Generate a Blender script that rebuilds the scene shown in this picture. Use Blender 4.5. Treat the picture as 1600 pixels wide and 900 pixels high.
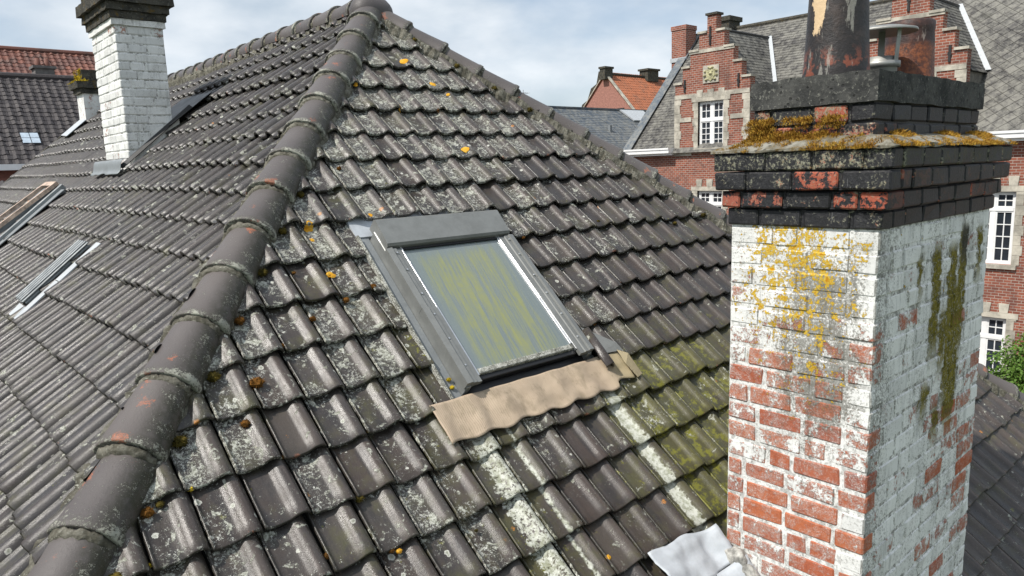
import bpy, bmesh, math, random
import numpy as np
from mathutils import Vector, Matrix, noise as mnoise
random.seed(7)
RNG = np.random.default_rng(7)
scene = bpy.context.scene
for o in list(bpy.data.objects):
    bpy.data.objects.remove(o)
COL = scene.collection
H = 11.0                                   # camera height above the ground

# ------------------------------------------------------------------ camera
RIGHT = np.array([0.74622475, -0.66488869, -0.03273603])
UP = np.array([0.13330767, 0.10107374, 0.98590728])
FWD = np.array([0.65220985, 0.74007238, -0.16405849])
cam = bpy.data.objects.new('camera', bpy.data.cameras.new('camera'))
COL.objects.link(cam)
cam.data.sensor_width = 36.0
cam.data.lens = 36.0 * 1135.0 / 1600.0
cam.data.clip_start = 0.05
cam.data.clip_end = 3000.0
cam.matrix_world = Matrix(((RIGHT[0], UP[0], -FWD[0], 0), (RIGHT[1], UP[1], -FWD[1], 0),
                           (RIGHT[2], UP[2], -FWD[2], H), (0, 0, 0, 1)))
scene.camera = cam

# ------------------------------------------------------------------ sun, sky, exposure
SUN_DIR = Vector((-0.60, 0.085, 0.795)).normalized()      # towards the sun
sun = bpy.data.objects.new('sun', bpy.data.lights.new('sun', 'SUN'))
COL.objects.link(sun)
sun.data.energy = 4.1
sun.data.angle = math.radians(0.6)
sun.data.color = (1.0, 0.955, 0.89)
sun.rotation_euler = SUN_DIR.to_track_quat('Z', 'Y').to_euler()
sun.location = (0, 0, 60)

world = bpy.data.worlds.new('World')
scene.world = world
world.use_nodes = True
wn = world.node_tree
wn.nodes.clear()
def wnode(t, **kw):
    n = wn.nodes.new(t)
    for k, v in kw.items():
        setattr(n, k, v)
    return n
wout = wnode('ShaderNodeOutputWorld')
wbg = wnode('ShaderNodeBackground')
wbg.inputs['Strength'].default_value = 0.12
wsky = wnode('ShaderNodeTexSky', sky_type='NISHITA', sun_disc=False)
wsky.sun_elevation = math.asin(SUN_DIR.z)
wsky.sun_rotation = math.atan2(SUN_DIR.x, SUN_DIR.y)
wsky.air_density = 1.0
wsky.dust_density = 1.5
wtc = wnode('ShaderNodeTexCoord')
wmap = wnode('ShaderNodeMapping')
wmap.inputs['Scale'].default_value = (1.0, 1.0, 2.3)
wmap.inputs['Location'].default_value = (0.35, 0.1, 0.2)
wn.links.new(wtc.outputs['Generated'], wmap.inputs['Vector'])
wno = wnode('ShaderNodeTexNoise')
wno.inputs['Scale'].default_value = 2.6
wno.inputs['Detail'].default_value = 7.0
wno.inputs['Roughness'].default_value = 0.52
wno.inputs['Distortion'].default_value = 0.25
wn.links.new(wmap.outputs['Vector'], wno.inputs['Vector'])
wr = wnode('ShaderNodeMapRange')
wr.interpolation_type = 'SMOOTHSTEP'
wr.inputs['From Min'].default_value = 0.33
wr.inputs['From Max'].default_value = 0.60
wr.inputs['To Min'].default_value = 0.38
wr.inputs['To Max'].default_value = 1.0
wn.links.new(wno.outputs['Fac'], wr.inputs['Value'])
wno2 = wnode('ShaderNodeTexNoise')
wno2.inputs['Scale'].default_value = 5.5
wno2.inputs['Detail'].default_value = 6.0
wn.links.new(wmap.outputs['Vector'], wno2.inputs['Vector'])
wcr = wnode('ShaderNodeValToRGB')
wcr.color_ramp.elements[0].position = 0.36
wcr.color_ramp.elements[0].color = (3.9, 4.6, 5.35, 1)
wcr.color_ramp.elements[1].position = 0.66
wcr.color_ramp.elements[1].color = (6.6, 6.95, 7.3, 1)
wn.links.new(wno2.outputs['Fac'], wcr.inputs['Fac'])
wmx = wnode('ShaderNodeMix', data_type='RGBA')
wn.links.new(wr.outputs['Result'], wmx.inputs[0])
wn.links.new(wsky.outputs['Color'], wmx.inputs[6])
wn.links.new(wcr.outputs['Color'], wmx.inputs[7])
wn.links.new(wmx.outputs[2], wbg.inputs['Color'])
wn.links.new(wbg.outputs['Background'], wout.inputs['Surface'])

scene.view_settings.view_transform = 'Standard'
scene.view_settings.look = 'None'
scene.view_settings.gamma = 1.0
scene.view_settings.exposure = 0.25
scene.view_settings.use_curve_mapping = False

# ------------------------------------------------------------------ node helper
class G:
    def __init__(s, name):
        s.m = bpy.data.materials.new(name)
        s.m.use_nodes = True
        s.t = s.m.node_tree
        s.t.nodes.clear()
        s.out = s.t.nodes.new('ShaderNodeOutputMaterial')
        s.b = s.t.nodes.new('ShaderNodeBsdfPrincipled')
        s.t.links.new(s.b.outputs[0], s.out.inputs['Surface'])
        s._pos = None
    def put(s, sock, v):
        if isinstance(v, bpy.types.NodeSocket):
            s.t.links.new(v, sock)
        elif v is not None:
            if hasattr(sock.default_value, '__len__') and not isinstance(v, (int, float)):
                v = tuple(v)
                n = len(sock.default_value)
                if len(v) == 3 and n == 4:
                    v = v + (1.0,)
                sock.default_value = v
            elif hasattr(sock.default_value, '__len__'):
                sock.default_value = (v,) * len(sock.default_value)
            else:
                sock.default_value = v
    def nd(s, t, **kw):
        n = s.t.nodes.new(t)
        for k, v in kw.items():
            setattr(n, k, v)
        return n
    @property
    def pos(s):
        if s._pos is None:
            s._pos = s.nd('ShaderNodeNewGeometry')
        return s._pos.outputs['Position']
    @property
    def normal(s):
        s.pos
        return s._pos.outputs['Normal']
    def obj(s):
        return s.nd('ShaderNodeTexCoord').outputs['Object']
    def rnd(s):
        return s.nd('ShaderNodeObjectInfo').outputs['Random']
    def attr(s, name):
        return s.nd('ShaderNodeAttribute', attribute_name=name).outputs['Vector']
    def sep(s, v):
        n = s.nd('ShaderNodeSeparateXYZ')
        s.put(n.inputs[0], v)
        return n.outputs[0], n.outputs[1], n.outputs[2]
    def comb(s, x, y, z):
        n = s.nd('ShaderNodeCombineXYZ')
        for i, v in enumerate((x, y, z)):
            s.put(n.inputs[i], v)
        return n.outputs[0]
    def math(s, op, a, b=None, clamp=False):
        n = s.nd('ShaderNodeMath', operation=op, use_clamp=clamp)
        s.put(n.inputs[0], a)
        if b is not None:
            s.put(n.inputs[1], b)
        return n.outputs[0]
    def add(s, a, b): return s.math('ADD', a, b)
    def sub(s, a, b): return s.math('SUBTRACT', a, b)
    def mul(s, a, b): return s.math('MULTIPLY', a, b)
    def vadd(s, a, b):
        n = s.nd('ShaderNodeVectorMath', operation='ADD')
        s.put(n.inputs[0], a); s.put(n.inputs[1], b)
        return n.outputs[0]
    def vmul(s, a, b):
        n = s.nd('ShaderNodeVectorMath', operation='MULTIPLY')
        s.put(n.inputs[0], a); s.put(n.inputs[1], b)
        return n.outputs[0]
    def noise(s, vec, scale, detail=4.0, rough=0.55, dist=0.0):
        n = s.nd('ShaderNodeTexNoise')
        s.put(n.inputs['Vector'], vec)
        n.inputs['Scale'].default_value = scale
        n.inputs['Detail'].default_value = detail
        n.inputs['Roughness'].default_value = rough
        n.inputs['Distortion'].default_value = dist
        return n.outputs['Fac']
    def voro(s, vec, scale, feature='F1', rand=1.0):
        n = s.nd('ShaderNodeTexVoronoi', feature=feature)
        s.put(n.inputs['Vector'], vec)
        n.inputs['Scale'].default_value = scale
        n.inputs['Randomness'].default_value = rand
        return n
    def step(s, v, a, b, c=0.0, d=1.0):
        n = s.nd('ShaderNodeMapRange', interpolation_type='SMOOTHSTEP')
        s.put(n.inputs['Value'], v)
        for k, x in zip(('From Min', 'From Max', 'To Min', 'To Max'), (a, b, c, d)):
            s.put(n.inputs[k], x)
        return n.outputs['Result']
    def lin(s, v, a, b, c=0.0, d=1.0):
        n = s.nd('ShaderNodeMapRange')
        s.put(n.inputs['Value'], v)
        for k, x in zip(('From Min', 'From Max', 'To Min', 'To Max'), (a, b, c, d)):
            s.put(n.inputs[k], x)
        return n.outputs['Result']
    def mix(s, f, a, b):
        n = s.nd('ShaderNodeMix', data_type='RGBA')
        s.put(n.inputs[0], f); s.put(n.inputs[6], a); s.put(n.inputs[7], b)
        return n.outputs[2]
    def ramp(s, f, stops):
        n = s.nd('ShaderNodeValToRGB')
        r = n.color_ramp
        while len(r.elements) < len(stops):
            r.elements.new(0.5)
        for e, (p, c) in zip(r.elements, stops):
            e.position = p
            e.color = tuple(c) + (1.0,) if len(c) == 3 else c
        s.put(n.inputs[0], f)
        return n.outputs[0]
    def bump(s, h, strength=0.4, dist=0.01):
        n = s.nd('ShaderNodeBump')
        n.inputs['Strength'].default_value = strength
        n.inputs['Distance'].default_value = dist
        s.put(n.inputs['Height'], h)
        s.t.links.new(n.outputs[0], s.b.inputs['Normal'])
    def done(s, col=None, rough=None, metal=None, spec=None):
        if col is not None: s.put(s.b.inputs['Base Color'], col)
        if rough is not None: s.put(s.b.inputs['Roughness'], rough)
        if metal is not None: s.put(s.b.inputs['Metallic'], metal)
        if spec is not None: s.put(s.b.inputs['Specular IOR Level'], spec)
        return s.m

# ------------------------------------------------------------------ materials
def roof_tile_material():
    g = G('smoked_clay_tile')
    u, v, rnd = g.sep(g.attr('tuv'))
    lich, alg, face = g.sep(g.attr('mask'))
    p = g.pos
    px, py, pz = g.sep(p)
    tv = g.comb(g.mul(u, 3.0), g.mul(v, 1.0), g.mul(rnd, 37.0))
    base = g.ramp(rnd, [(0.0, (.050, .041, .036)), (.15, (.072, .062, .058)), (.30, (.040, .031, .028)), (.45, (.082, .068, .057)),
                        (.60, (.036, .034, .036)), (.72, (.060, .050, .047)), (.86, (.064, .045, .037)), (1.0, (.042, .038, .038))])
    n1 = g.noise(tv, 2.2, 4, .6)
    base = g.mix(g.step(n1, .42, .70, 0, .55), base, (.100, .084, .074))
    n1b = g.noise(tv, 1.4, 3, .5)
    base = g.mix(g.step(n1b, .48, .66, 0, .6), base, (.028, .028, .031))
    # brownish-mauve band: lit highlight of the roll painted into the colour
    roll = g.mul(g.step(u, .50, .66), g.step(u, .92, .80))
    nr = g.noise(g.comb(g.mul(u, 7.0), g.mul(v, .8), g.mul(rnd, 91.0)), 1.6, 4, .6)
    base = g.mix(g.mul(roll, g.step(nr, .40, .62, .1, .75)), base, (.112, .088, .079))
    n2 = g.noise(p, 9.0, 5, .6)
    base = g.mix(g.step(n2, .52, .75, 0, .45), base, (.076, .052, .040))
    base = g.mix(g.mul(g.step(face, .4, .6), .42), base, (.070, .066, .067))
    n2c = g.noise(p, 170.0, 4, .7)
    base = g.mix(g.step(n2c, .48, .75, 0, .30), base, (.15, .14, .13))
    base = g.mix(g.step(n2c, .46, .30, 0, .35), base, (.03, .028, .026))
    base = g.mix(.28, base, g.mix(face, (.018, .014, .010), (.012, .013, .015)))
    # grime on the butt edge; darker at the side joint and under the upper tile
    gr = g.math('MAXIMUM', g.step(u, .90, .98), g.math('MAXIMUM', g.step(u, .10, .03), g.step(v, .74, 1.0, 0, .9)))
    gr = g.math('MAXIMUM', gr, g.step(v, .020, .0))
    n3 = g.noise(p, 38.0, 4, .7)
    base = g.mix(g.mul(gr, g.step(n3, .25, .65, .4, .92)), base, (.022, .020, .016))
    # grey-green film of algae
    n4 = g.noise(p, 6.5, 6, .7)
    film = g.mul(g.step(g.add(n4, g.mul(alg, .34)), .52, .82), .9)
    base = g.mix(g.mul(film, .70), base, (.086, .084, .030))
    n5 = g.noise(p, 14.0, 6, .78)
    yel = g.mul(g.step(g.add(n5, g.mul(alg, .15)), .64, .73), g.step(u, .66, .42, .2, 1))
    base = g.mix(g.mul(yel, .75), base, (.21, .205, .022))
    # lichen: broken pale crust, thicker in the pan and on the butt edge
    pan = g.math('MAXIMUM', g.step(u, .68, .44, .22, 1.0), g.mul(g.step(v, .10, .0), .8))
    c1 = g.noise(p, 7.0, 5, .65)
    c0 = g.noise(p, 34.0, 5, .7)
    c2 = g.noise(p, 78.0, 6, .8)
    c3 = g.noise(p, 260.0, 3, .7)
    amt = g.add(g.mul(g.sub(lich, .12), .17), g.add(g.mul(g.sub(c1, .5), .46), g.mul(g.sub(c0, .5), .36)))
    amt = g.mul(g.math('MINIMUM', g.add(amt, -.045), .082), pan)
    grit = g.add(g.mul(c2, .60), g.mul(c3, .40))
    film2 = g.step(g.add(grit, g.mul(amt, .9)), .50, .66)
    base = g.mix(g.mul(film2, g.mul(g.math('MAXIMUM', lich, .12), .42)), base, (.170, .166, .140))
    fl = g.step(g.add(grit, amt), .592, .632)
    cc = g.mix(g.step(c0, .38, .58), (.30, .305, .235), (.66, .66, .60))
    base = g.mix(g.mul(fl, .92), base, cc)
    b1 = g.noise(p, 21.0, 5, .62, .6)
    bl = g.step(g.add(g.add(g.mul(b1, .8), g.mul(c3, .2)), g.mul(amt, .9)), .600, .625)
    bcol = g.mix(g.step(c2, .40, .58), (.20, .205, .16), (.50, .505, .44))
    base = g.mix(g.mul(bl, .8), base, bcol)
    fl = g.math('MAXIMUM', fl, bl)
    # round lichen rosettes
    vr = g.voro(p, 17.0)
    vn = g.noise(p, 90, 4, .7)
    dd = g.add(vr.outputs['Distance'], g.mul(g.sub(vn, .5), .30))
    pick = g.sep(vr.outputs['Color'])
    sel = g.step(pick[0], .66, .68)
    rad = g.add(.05, g.mul(g.mul(pick[1], pick[1]), .22))
    ros = g.mul(g.step(dd, g.add(rad, .02), g.sub(rad, .02)), g.mul(sel, g.step(lich, .05, .4)))
    rcol = g.mix(g.step(dd, g.mul(rad, .25), g.mul(rad, .9)), (.28, .29, .23), (.58, .58, .52))
    base = g.mix(g.mul(ros, g.step(c3, .3, .5, .35, .9)), base, rcol)
    # sparse orange lichen
    vo = g.voro(p, 9.0)
    do = g.add(vo.outputs['Distance'], g.mul(g.sub(vn, .5), .30))
    po = g.sep(vo.outputs['Color'])
    oro = g.mul(g.step(do, .15, .09), g.step(po[2], .965, .972))
    base = g.mix(g.mul(oro, g.step(c3, .35, .6)), base, (.50, .20, .03))
    chip = g.mul(g.mul(g.step(v, .06, .01), g.step(g.noise(p, 11.0, 5, .7), .63, .67)), g.step(c3, .4, .5))
    base = g.mix(g.mul(chip, .8), base, (.34, .13, .075))
    # lime runs below the roof window (front slope only)
    onF = g.step(face, .5, .4)
    low = g.mul(g.step(pz, H - 1.29, H - 1.37), onF)
    nl = g.noise(p, 26.0, 6, .75)
    nll = g.noise(p, 55.0, 6, .8)
    def band(c, w, k):
        d = g.math('ABSOLUTE', g.sub(px, c))
        e = g.add(d, g.mul(g.sub(nl, .5), k))
        return g.step(e, w + .006, w - .006)
    lm = g.math('MAXIMUM', g.mul(band(2.155, .066, .20), g.step(nll, .43, .49)), g.mul(band(3.120, .040, .09), g.step(nll, .34, .40)))
    lm = g.math('MAXIMUM', lm, g.mul(band(2.328, .010, .05), g.step(nll, .42, .47)))
    lm = g.mul(lm, low)
    base = g.mix(g.mul(lm, .9), base, g.mix(g.step(c0, .35, .6), (.30, .31, .23), (.60, .61, .54)))
    rough = g.mix(g.math('MAXIMUM', fl, g.math('MAXIMUM', ros, lm)), g.mix(g.step(n2, .3, .7), (.24,) * 3, (.42,) * 3), (.9,) * 3)
    g.bump(g.add(g.mul(fl, .5), g.add(g.mul(c2, .35), g.mul(n2c, .45))), .6, .004)
    return g.done(base, rough, 0.0, g.lin(face, 0, 1, .46, .34))

def hip_tile_material():
    g = G('weathered_hip_tile')
    u, v, rnd = g.sep(g.attr('tuv'))
    p = g.pos
    nx, ny, nz = g.sep(g.normal)
    base = g.ramp(rnd, [(0, (.112, .098, .093)), (.4, (.088, .077, .075)), (.7, (.125, .108, .100)), (1, (.098, .089, .088))])
    n1 = g.noise(p, 5.0, 5, .6)
    base = g.mix(g.step(n1, .45, .7, 0, .6), base, (.125, .110, .104))
    # shade of the side away from the sun painted in, mottled with moss film
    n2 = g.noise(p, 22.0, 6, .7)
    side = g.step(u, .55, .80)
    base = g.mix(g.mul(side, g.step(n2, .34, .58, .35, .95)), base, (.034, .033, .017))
    c2 = g.noise(p, 70.0, 6, .75)
    c1 = g.noise(p, 11.0, 3, .6)
    edge = g.math('MAXIMUM', g.step(v, .16, .02), g.step(v, .88, 1.0))
    c9 = g.noise(p, 240.0, 3, .7)
    am = g.add(g.mul(side, .055), g.add(g.mul(edge, .11), g.mul(g.sub(c1, .5), .42)))
    fl = g.step(g.add(g.add(g.mul(c2, .6), g.mul(c9, .4)), am), .610, .655)
    base = g.mix(g.mul(edge, g.step(c2, .4, .6, .1, .6)), base, (.075, .070, .050))
    base = g.mix(g.mul(fl, .9), base, g.mix(g.noise(p, 30, 3), (.27, .275, .21), (.55, .55, .48)))
    base = g.mix(g.step(c9, .5, .75, 0, .25), base, (.20, .185, .175))
    # orange scrapes of bare clay
    vo = g.voro(p, 8.0)
    po = g.sep(vo.outputs['Color'])
    do = g.add(vo.outputs['Distance'], g.add(g.mul(g.sub(c2, .5), .8), g.mul(g.sub(g.noise(p, 26, 4, .7), .5), 1.1)))
    om = g.mul(g.step(do, .24, .17), g.mul(g.step(po[1], .62, .63), g.step(u, .74, .62)))
    om = g.mul(om, g.step(c9, .42, .52))
    base = g.mix(g.mul(om, .85), base, (.46, .15, .07))
    rough = g.mix(fl, (.50,) * 3, (.9,) * 3)
    g.bump(g.add(g.mul(fl, .6), g.add(g.mul(c2, .45), g.add(g.mul(n1, .4), g.mul(c9, .3)))), .7, .006)
    base = g.mix(.14, base, (.01, .011, .013))
    return g.done(base, rough, 0, .42)

def mortar_material():
    g = G('old_mortar')
    p = g.pos
    n1 = g.noise(p, 18, 6, .7)
    n2 = g.noise(p, 75, 5, .75)
    c = g.ramp(n1, [(.30, (.030, .027, .018)), (.46, (.095, .088, .064)), (.58, (.19, .18, .145)), (.75, (.055, .048, .024))])
    c = g.mix(g.mul(g.step(n2, .56, .64), g.step(g.noise(p, 5.0, 4, .6), .42, .60)), c, (.46, .46, .39))
    g.bump(g.add(n1, n2), .9, .012)
    return g.done(c, .92)

def simple(name, col, rough=.6, metal=0.0, var=.25, scale=8.0, bump=.15, spec=.5, stretch=None):
    g = G(name)
    p = g.pos if stretch is None else g.vmul(g.pos, stretch)
    n = g.noise(p, scale, 5, .65)
    a = tuple(x * (1 - var) for x in col)
    b = tuple(min(1, x * (1 + var)) for x in col)
    c = g.mix(g.step(n, .3, .7), a, b)
    if bump:
        g.bump(g.noise(p, scale * 6, 4, .6), bump, .004)
    r = g.lin(n, .3, .7, max(.02, rough - .08), min(1, rough + .08))
    return g.done(c, r, metal, spec)

def limewash_material(name, white=(.80, .80, .775), region=True):
    g = G(name)
    p = g.pos
    px, py, pz = g.sep(p)
    z = g.sub(pz, H)
    nx, ny, nz = g.sep(g.normal)
    paint, joint, rnd = g.sep(g.attr('mask'))
    leftf = g.step(nx, -.45, -.65)
    rightf = g.step(ny, -.45, -.65)
    red = g.ramp(rnd, [(0, (.42, .115, .050)), (.4, (.47, .150, .068)), (.7, (.36, .092, .046)), (1, (.42, .150, .085))])
    nb = g.noise(p, 30, 5, .7)
    red = g.mix(g.step(nb, .45, .75, 0, .7), red, (.24, .062, .040))
    nfine = g.noise(p, 140, 4, .7)
    red = g.mix(g.step(nfine, .48, .75, 0, .5), red, (.50, .24, .17))
    # flaking edge of the wash, thin residue left in the pores
    n1 = g.noise(p, 15.0, 8, .72, .4)
    n1b = g.noise(p, 62.0, 6, .75)
    nn = g.add(g.mul(n1, .66), g.mul(n1b, .34))
    thr = g.lin(paint, 0, 1, .38, .68)
    dlt = g.sub(thr, nn)
    wm = g.step(dlt, -.022, .022)
    halo = g.step(dlt, -.16, .0, 0, .55)
    wm = g.math('MAXIMUM', wm, g.mul(halo, g.step(nfine, .42, .60, .25, 1.0)))
    # white wash with grime
    ng = g.noise(p, 6.0, 6, .7)
    wcol = g.mix(g.step(ng, .42, .72, 0, .55), white, (.58, .575, .545))
    wcol = g.mix(g.mul(g.step(rnd, .55, .95, 0, .35), g.sub(1.0, joint)), wcol, (.47, .475, .465))
    ns = g.noise(p, 95.0, 6, .8)
    nv = g.noise(g.vmul(p, (1, 1, .22)), 13.0, 6, .72)
    grime = g.add(g.mul(g.sub(nv, .5), .36), g.mul(g.sub(ng, .5), .28))
    if region:
        # algae patch in the middle of the sunlit face, dark weathering along the arris of the shaded face
        wob = g.mul(g.sub(ng, .5), .5)
        dy = g.math('ABSOLUTE', g.add(g.sub(py, 1.50), wob))
        zz = g.add(z, wob)
        gl = g.mul(g.step(dy, .30, .03), g.mul(g.step(zz, -1.50, -1.05), g.step(zz, -.36, -.55)))
        ga = g.mul(rightf, g.step(g.add(px, wob), 3.52, 3.14))
        gs = g.mul(rightf, g.mul(g.step(px, 3.3, 3.8), g.step(px, 4.75, 4.3)))
        grime = g.add(grime, g.add(g.mul(g.mul(leftf, gl), .17), g.add(g.mul(ga, .17), g.mul(gs, .07))))
        grime = g.add(grime, g.mul(leftf, .055))
    else:
        grime = g.add(grime, .015)
    sp = g.step(g.add(ns, grime), .57, .72)
    wcol = g.mix(g.mul(sp, .78), wcol, (.15, .145, .125))
    nst = g.noise(g.vmul(p, (1, 1, .10)), 26.0, 5, .65)
    wcol = g.mix(g.mul(g.step(nst, .50, .72), g.lin(rightf, 0, 1, .25, .60)), wcol, (.34, .345, .335))
    col = g.mix(wm, red, wcol)
    jd = g.mul(joint, g.step(g.noise(p, 30.0, 5, .7), .46, .60))
    col = g.mix(g.mul(jd, g.lin(rightf, 0, 1, .45, .75)), col, (.12, .115, .10))
    h = g.add(g.mul(wm, .8), g.add(g.mul(nb, .45), g.mul(ns, .45)))
    if region:
        # grey dirt on the bricks in the dark patch
        col = g.mix(g.mul(g.mul(leftf, gl), g.step(g.add(ns, nv), .95, 1.25, 0, .8)), col, (.15, .14, .115))
        # yellow lichen, sunlit face
        nd_ = g.noise(p, 30.0, 4, .7)
        nd2 = g.noise(p, 85.0, 4, .75)
        reg = g.add(g.mul(g.step(zz, -1.35, -.50), .115), g.mul(g.sub(g.noise(p, 9.0, 4, .7), .5), .24))
        reg = g.add(reg, g.step(g.math('ABSOLUTE', g.add(g.sub(py, 1.60), wob)), .40, .10, -.09, .025))
        field = g.add(g.add(g.mul(nd_, .62), g.mul(nd2, .38)), reg)
        ly = g.mul(g.step(field, .640, .655), g.mul(leftf, g.step(z, -1.34, -1.05)))
        lcol = g.mix(g.step(nd2, .40, .65), (.60, .45, .09), (.55, .33, .015))
        lcol = g.mix(g.step(field, .70, .78), lcol, (.46, .21, .01))
        col = g.mix(ly, col, lcol)
        # olive moss running down the shaded face
        ne = g.noise(p, 18.0, 6, .75)
        nz2 = g.noise(g.vmul(p, (1, 1, .3)), 14.0, 5, .7)
        mm = None
        for cx_, hw, za, zb in ((3.86, .055, -1.0, -.44), (4.08, .060, -1.30, -.46), (4.22, .055, -1.05, -.38), (4.15, .080, -1.42, -.66),
                                (4.48, .036, -.66, -.40), (3.64, .026, -.66, -.48), (3.98, .045, -1.10, -.78), (3.78, .05, -1.30, -1.12), (3.95, .05, -1.45, -1.28)):
            d = g.add(g.math('ABSOLUTE', g.sub(px, cx_)), g.mul(g.sub(ne, .5), .22))
            q = g.mul(g.step(d, hw + .015, hw - .015), g.mul(g.step(z, za - .10, za + .12), g.step(z, zb + .05, zb - .05)))
            q = g.mul(q, g.step(nz2, .28, .40))
            mm = q if mm is None else g.math('MAXIMUM', mm, q)
        nmf = g.noise(p, 70, 5, .75)
        msk = g.mul(g.mul(mm, rightf), g.step(nmf, .34, .46))
        mcol = g.ramp(g.noise(p, 34, 5, .75), [(.32, (.05, .045, .010)), (.48, (.16, .135, .018)), (.66, (.27, .22, .03))])
        col = g.mix(msk, col, mcol)
        dkz = g.mul(rightf, g.mul(g.step(g.add(g.math('ABSOLUTE', g.sub(px, 4.24)), g.mul(g.sub(ne, .5), .16)), .065, .03), g.mul(g.step(z, -.62, -.5), g.step(z, -.34, -.40))))
        col = g.mix(g.mul(dkz, .85), col, (.05, .05, .045))
        h = g.add(h, g.add(g.mul(ly, .8), g.mul(msk, g.add(.8, nmf))))
    g.bump(h, .8, .007)
    return g.done(col, .9, 0, .2)

def tar_brick_material():
    g = G('tarred_brick')
    p = g.pos
    paint, moss, rnd = g.sep(g.attr('mask'))
    nx, ny, nz = g.sep(g.normal)
    n1 = g.noise(p, 17, 7, .7)
    n2 = g.noise(p, 70, 5, .75)
    red = g.mix(rnd, (.36, .085, .045), (.28, .085, .055))
    tar = g.mix(g.step(n2, .4, .7), (.011, .011, .013), (.028, .028, .032))
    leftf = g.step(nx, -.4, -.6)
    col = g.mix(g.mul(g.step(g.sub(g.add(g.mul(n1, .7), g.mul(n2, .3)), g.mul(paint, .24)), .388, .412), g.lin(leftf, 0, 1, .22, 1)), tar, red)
    n4 = g.noise(p, 160, 4, .7)
    li = g.mul(g.step(g.add(g.add(g.mul(n1, .45), g.mul(n2, .55)), g.mul(moss, .10)), .56, .63), g.step(n4, .36, .50))
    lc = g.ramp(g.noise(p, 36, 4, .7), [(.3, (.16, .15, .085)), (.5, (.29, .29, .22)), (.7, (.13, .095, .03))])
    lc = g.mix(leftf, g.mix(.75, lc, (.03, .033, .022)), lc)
    col = g.mix(li, col, lc)
    nst = g.noise(g.vmul(p, (1, 1, .15)), 40, 4, .7)
    col = g.mix(g.step(nst, .66, .74, 0, .3), col, (.35, .35, .35))
    g.bump(g.add(n1, n2), .6, .006)
    return g.done(col, g.mix(li, (.50,) * 3, (.9,) * 3), 0, .4)

def cement_material(name, c0, c1, moss=.0):
    g = G(name)
    p = g.pos
    n1 = g.noise(p, 9, 6, .7)
    n2 = g.noise(p, 60, 6, .78)
    c = g.mix(g.step(n1, .35, .65), c0, c1)
    c = g.mix(g.step(n2, .55, .68, 0, .6), c, (.36, .36, .31))
    if moss:
        c = g.mix(g.step(g.noise(p, 14, 6, .7), .58 - moss * .15, .72 - moss * .15), c, (.13, .085, .025))
    v = g.voro(p, 26)
    pit = g.step(v.outputs['Distance'], .14, .22)
    c = g.mix(g.mul(g.sub(1.0, pit), .6), c, (.02, .02, .02))
    g.bump(g.add(g.add(n1, n2), g.mul(pit, .6)), .8, .008)
    return g.done(c, .9, 0, .2)

def pot_material(name, dark, mid, patch=None, center=(0, 0, 0)):
    g = G(name)
    o = g.obj()
    ox, oy, oz = g.sep(o)
    nst = g.noise(g.vmul(o, (1, 1, .18)), 16, 6, .7)
    n1 = g.noise(o, 11, 6, .7)
    n2 = g.noise(o, 60, 4, .7)
    c = g.mix(g.step(n1, .45, .66), dark, mid)
    if patch == 'cream':
        c = g.mix(g.mul(g.step(oz, .16, .06), g.step(n1, .48, .56)), c, (.20, .06, .035))
        c = g.mix(g.mul(g.step(nst, .58, .62), .55), c, (.35, .34, .30))
        ang = g.math('ARCTAN2', oy, g.mul(ox, -1.0))          # cream clay where the coating has peeled
        w = g.add(g.math('ABSOLUTE', g.sub(ang, .20)), g.add(g.mul(g.sub(n1, .5), .9), g.mul(g.sub(nst, .5), .9)))
        lim = g.lin(oz, .14, .42, -.06, .50)
        pm = g.mul(g.step(g.sub(lim, w), -.02, .02), g.step(oz, .12, .2))
        c = g.mix(pm, c, g.mix(n2, (.60, .42, .24), (.68, .52, .33)))
    else:
        band_ = g.mul(g.step(oz, .24, .20), g.step(n1, .35, .45))
        c = g.mix(g.mul(band_, .75), c, g.mix(g.step(n2, .4, .6), (.12, .04, .022), (.27, .085, .03)))
        c = g.mix(g.mul(g.step(nst, .62, .66), .4), c, (.45, .38, .33))
        c = g.mix(g.mul(g.step(oz, .05, .02), .8), c, (.05, .03, .025))
    g.bump(g.add(n1, n2), .5, .006)
    return g.done(c, .5, 0, .4)

def facade_brick_material():
    g = G('facade_brick')
    px, py, pz = g.sep(g.pos)
    # choose coordinates so that walls facing x or y both show brick courses
    vec = g.comb(g.add(py, px), pz, 0.0)
    b = g.nd('ShaderNodeTexBrick')
    g.put(b.inputs['Vector'], vec)
    b.inputs['Scale'].default_value = 1.0
    b.inputs['Brick Width'].default_value = .20
    b.inputs['Row Height'].default_value = .085
    b.inputs['Mortar Size'].default_value = .010
    b.inputs['Mortar Smooth'].default_value = .3
    b.inputs['Bias'].default_value = 0.0
    b.inputs['Color1'].default_value = (.33, .112, .070, 1)
    b.inputs['Color2'].default_value = (.19, .066, .046, 1)
    b.inputs['Mortar'].default_value = (.42, .36, .31, 1)
    n = g.noise(g.pos, 2.2, 5, .65)
    c = g.mix(g.step(n, .45, .7, 0, .45), b.outputs['Color'], (.13, .065, .055))
    c = g.mix(g.step(g.noise(g.vmul(g.pos, (1, 1, .35)), 1.1, 6, .7), .50, .72, 0, .5), c, (.075, .050, .045))
    c = g.mix(g.step(g.noise(g.pos, 5.0, 5, .7), .60, .72, 0, .35), c, (.36, .22, .17))
    inv = g.sub(1.0, b.outputs['Fac'])
    g.bump(inv, .6, .01)
    return g.done(c, .9, 0, .2)

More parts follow.
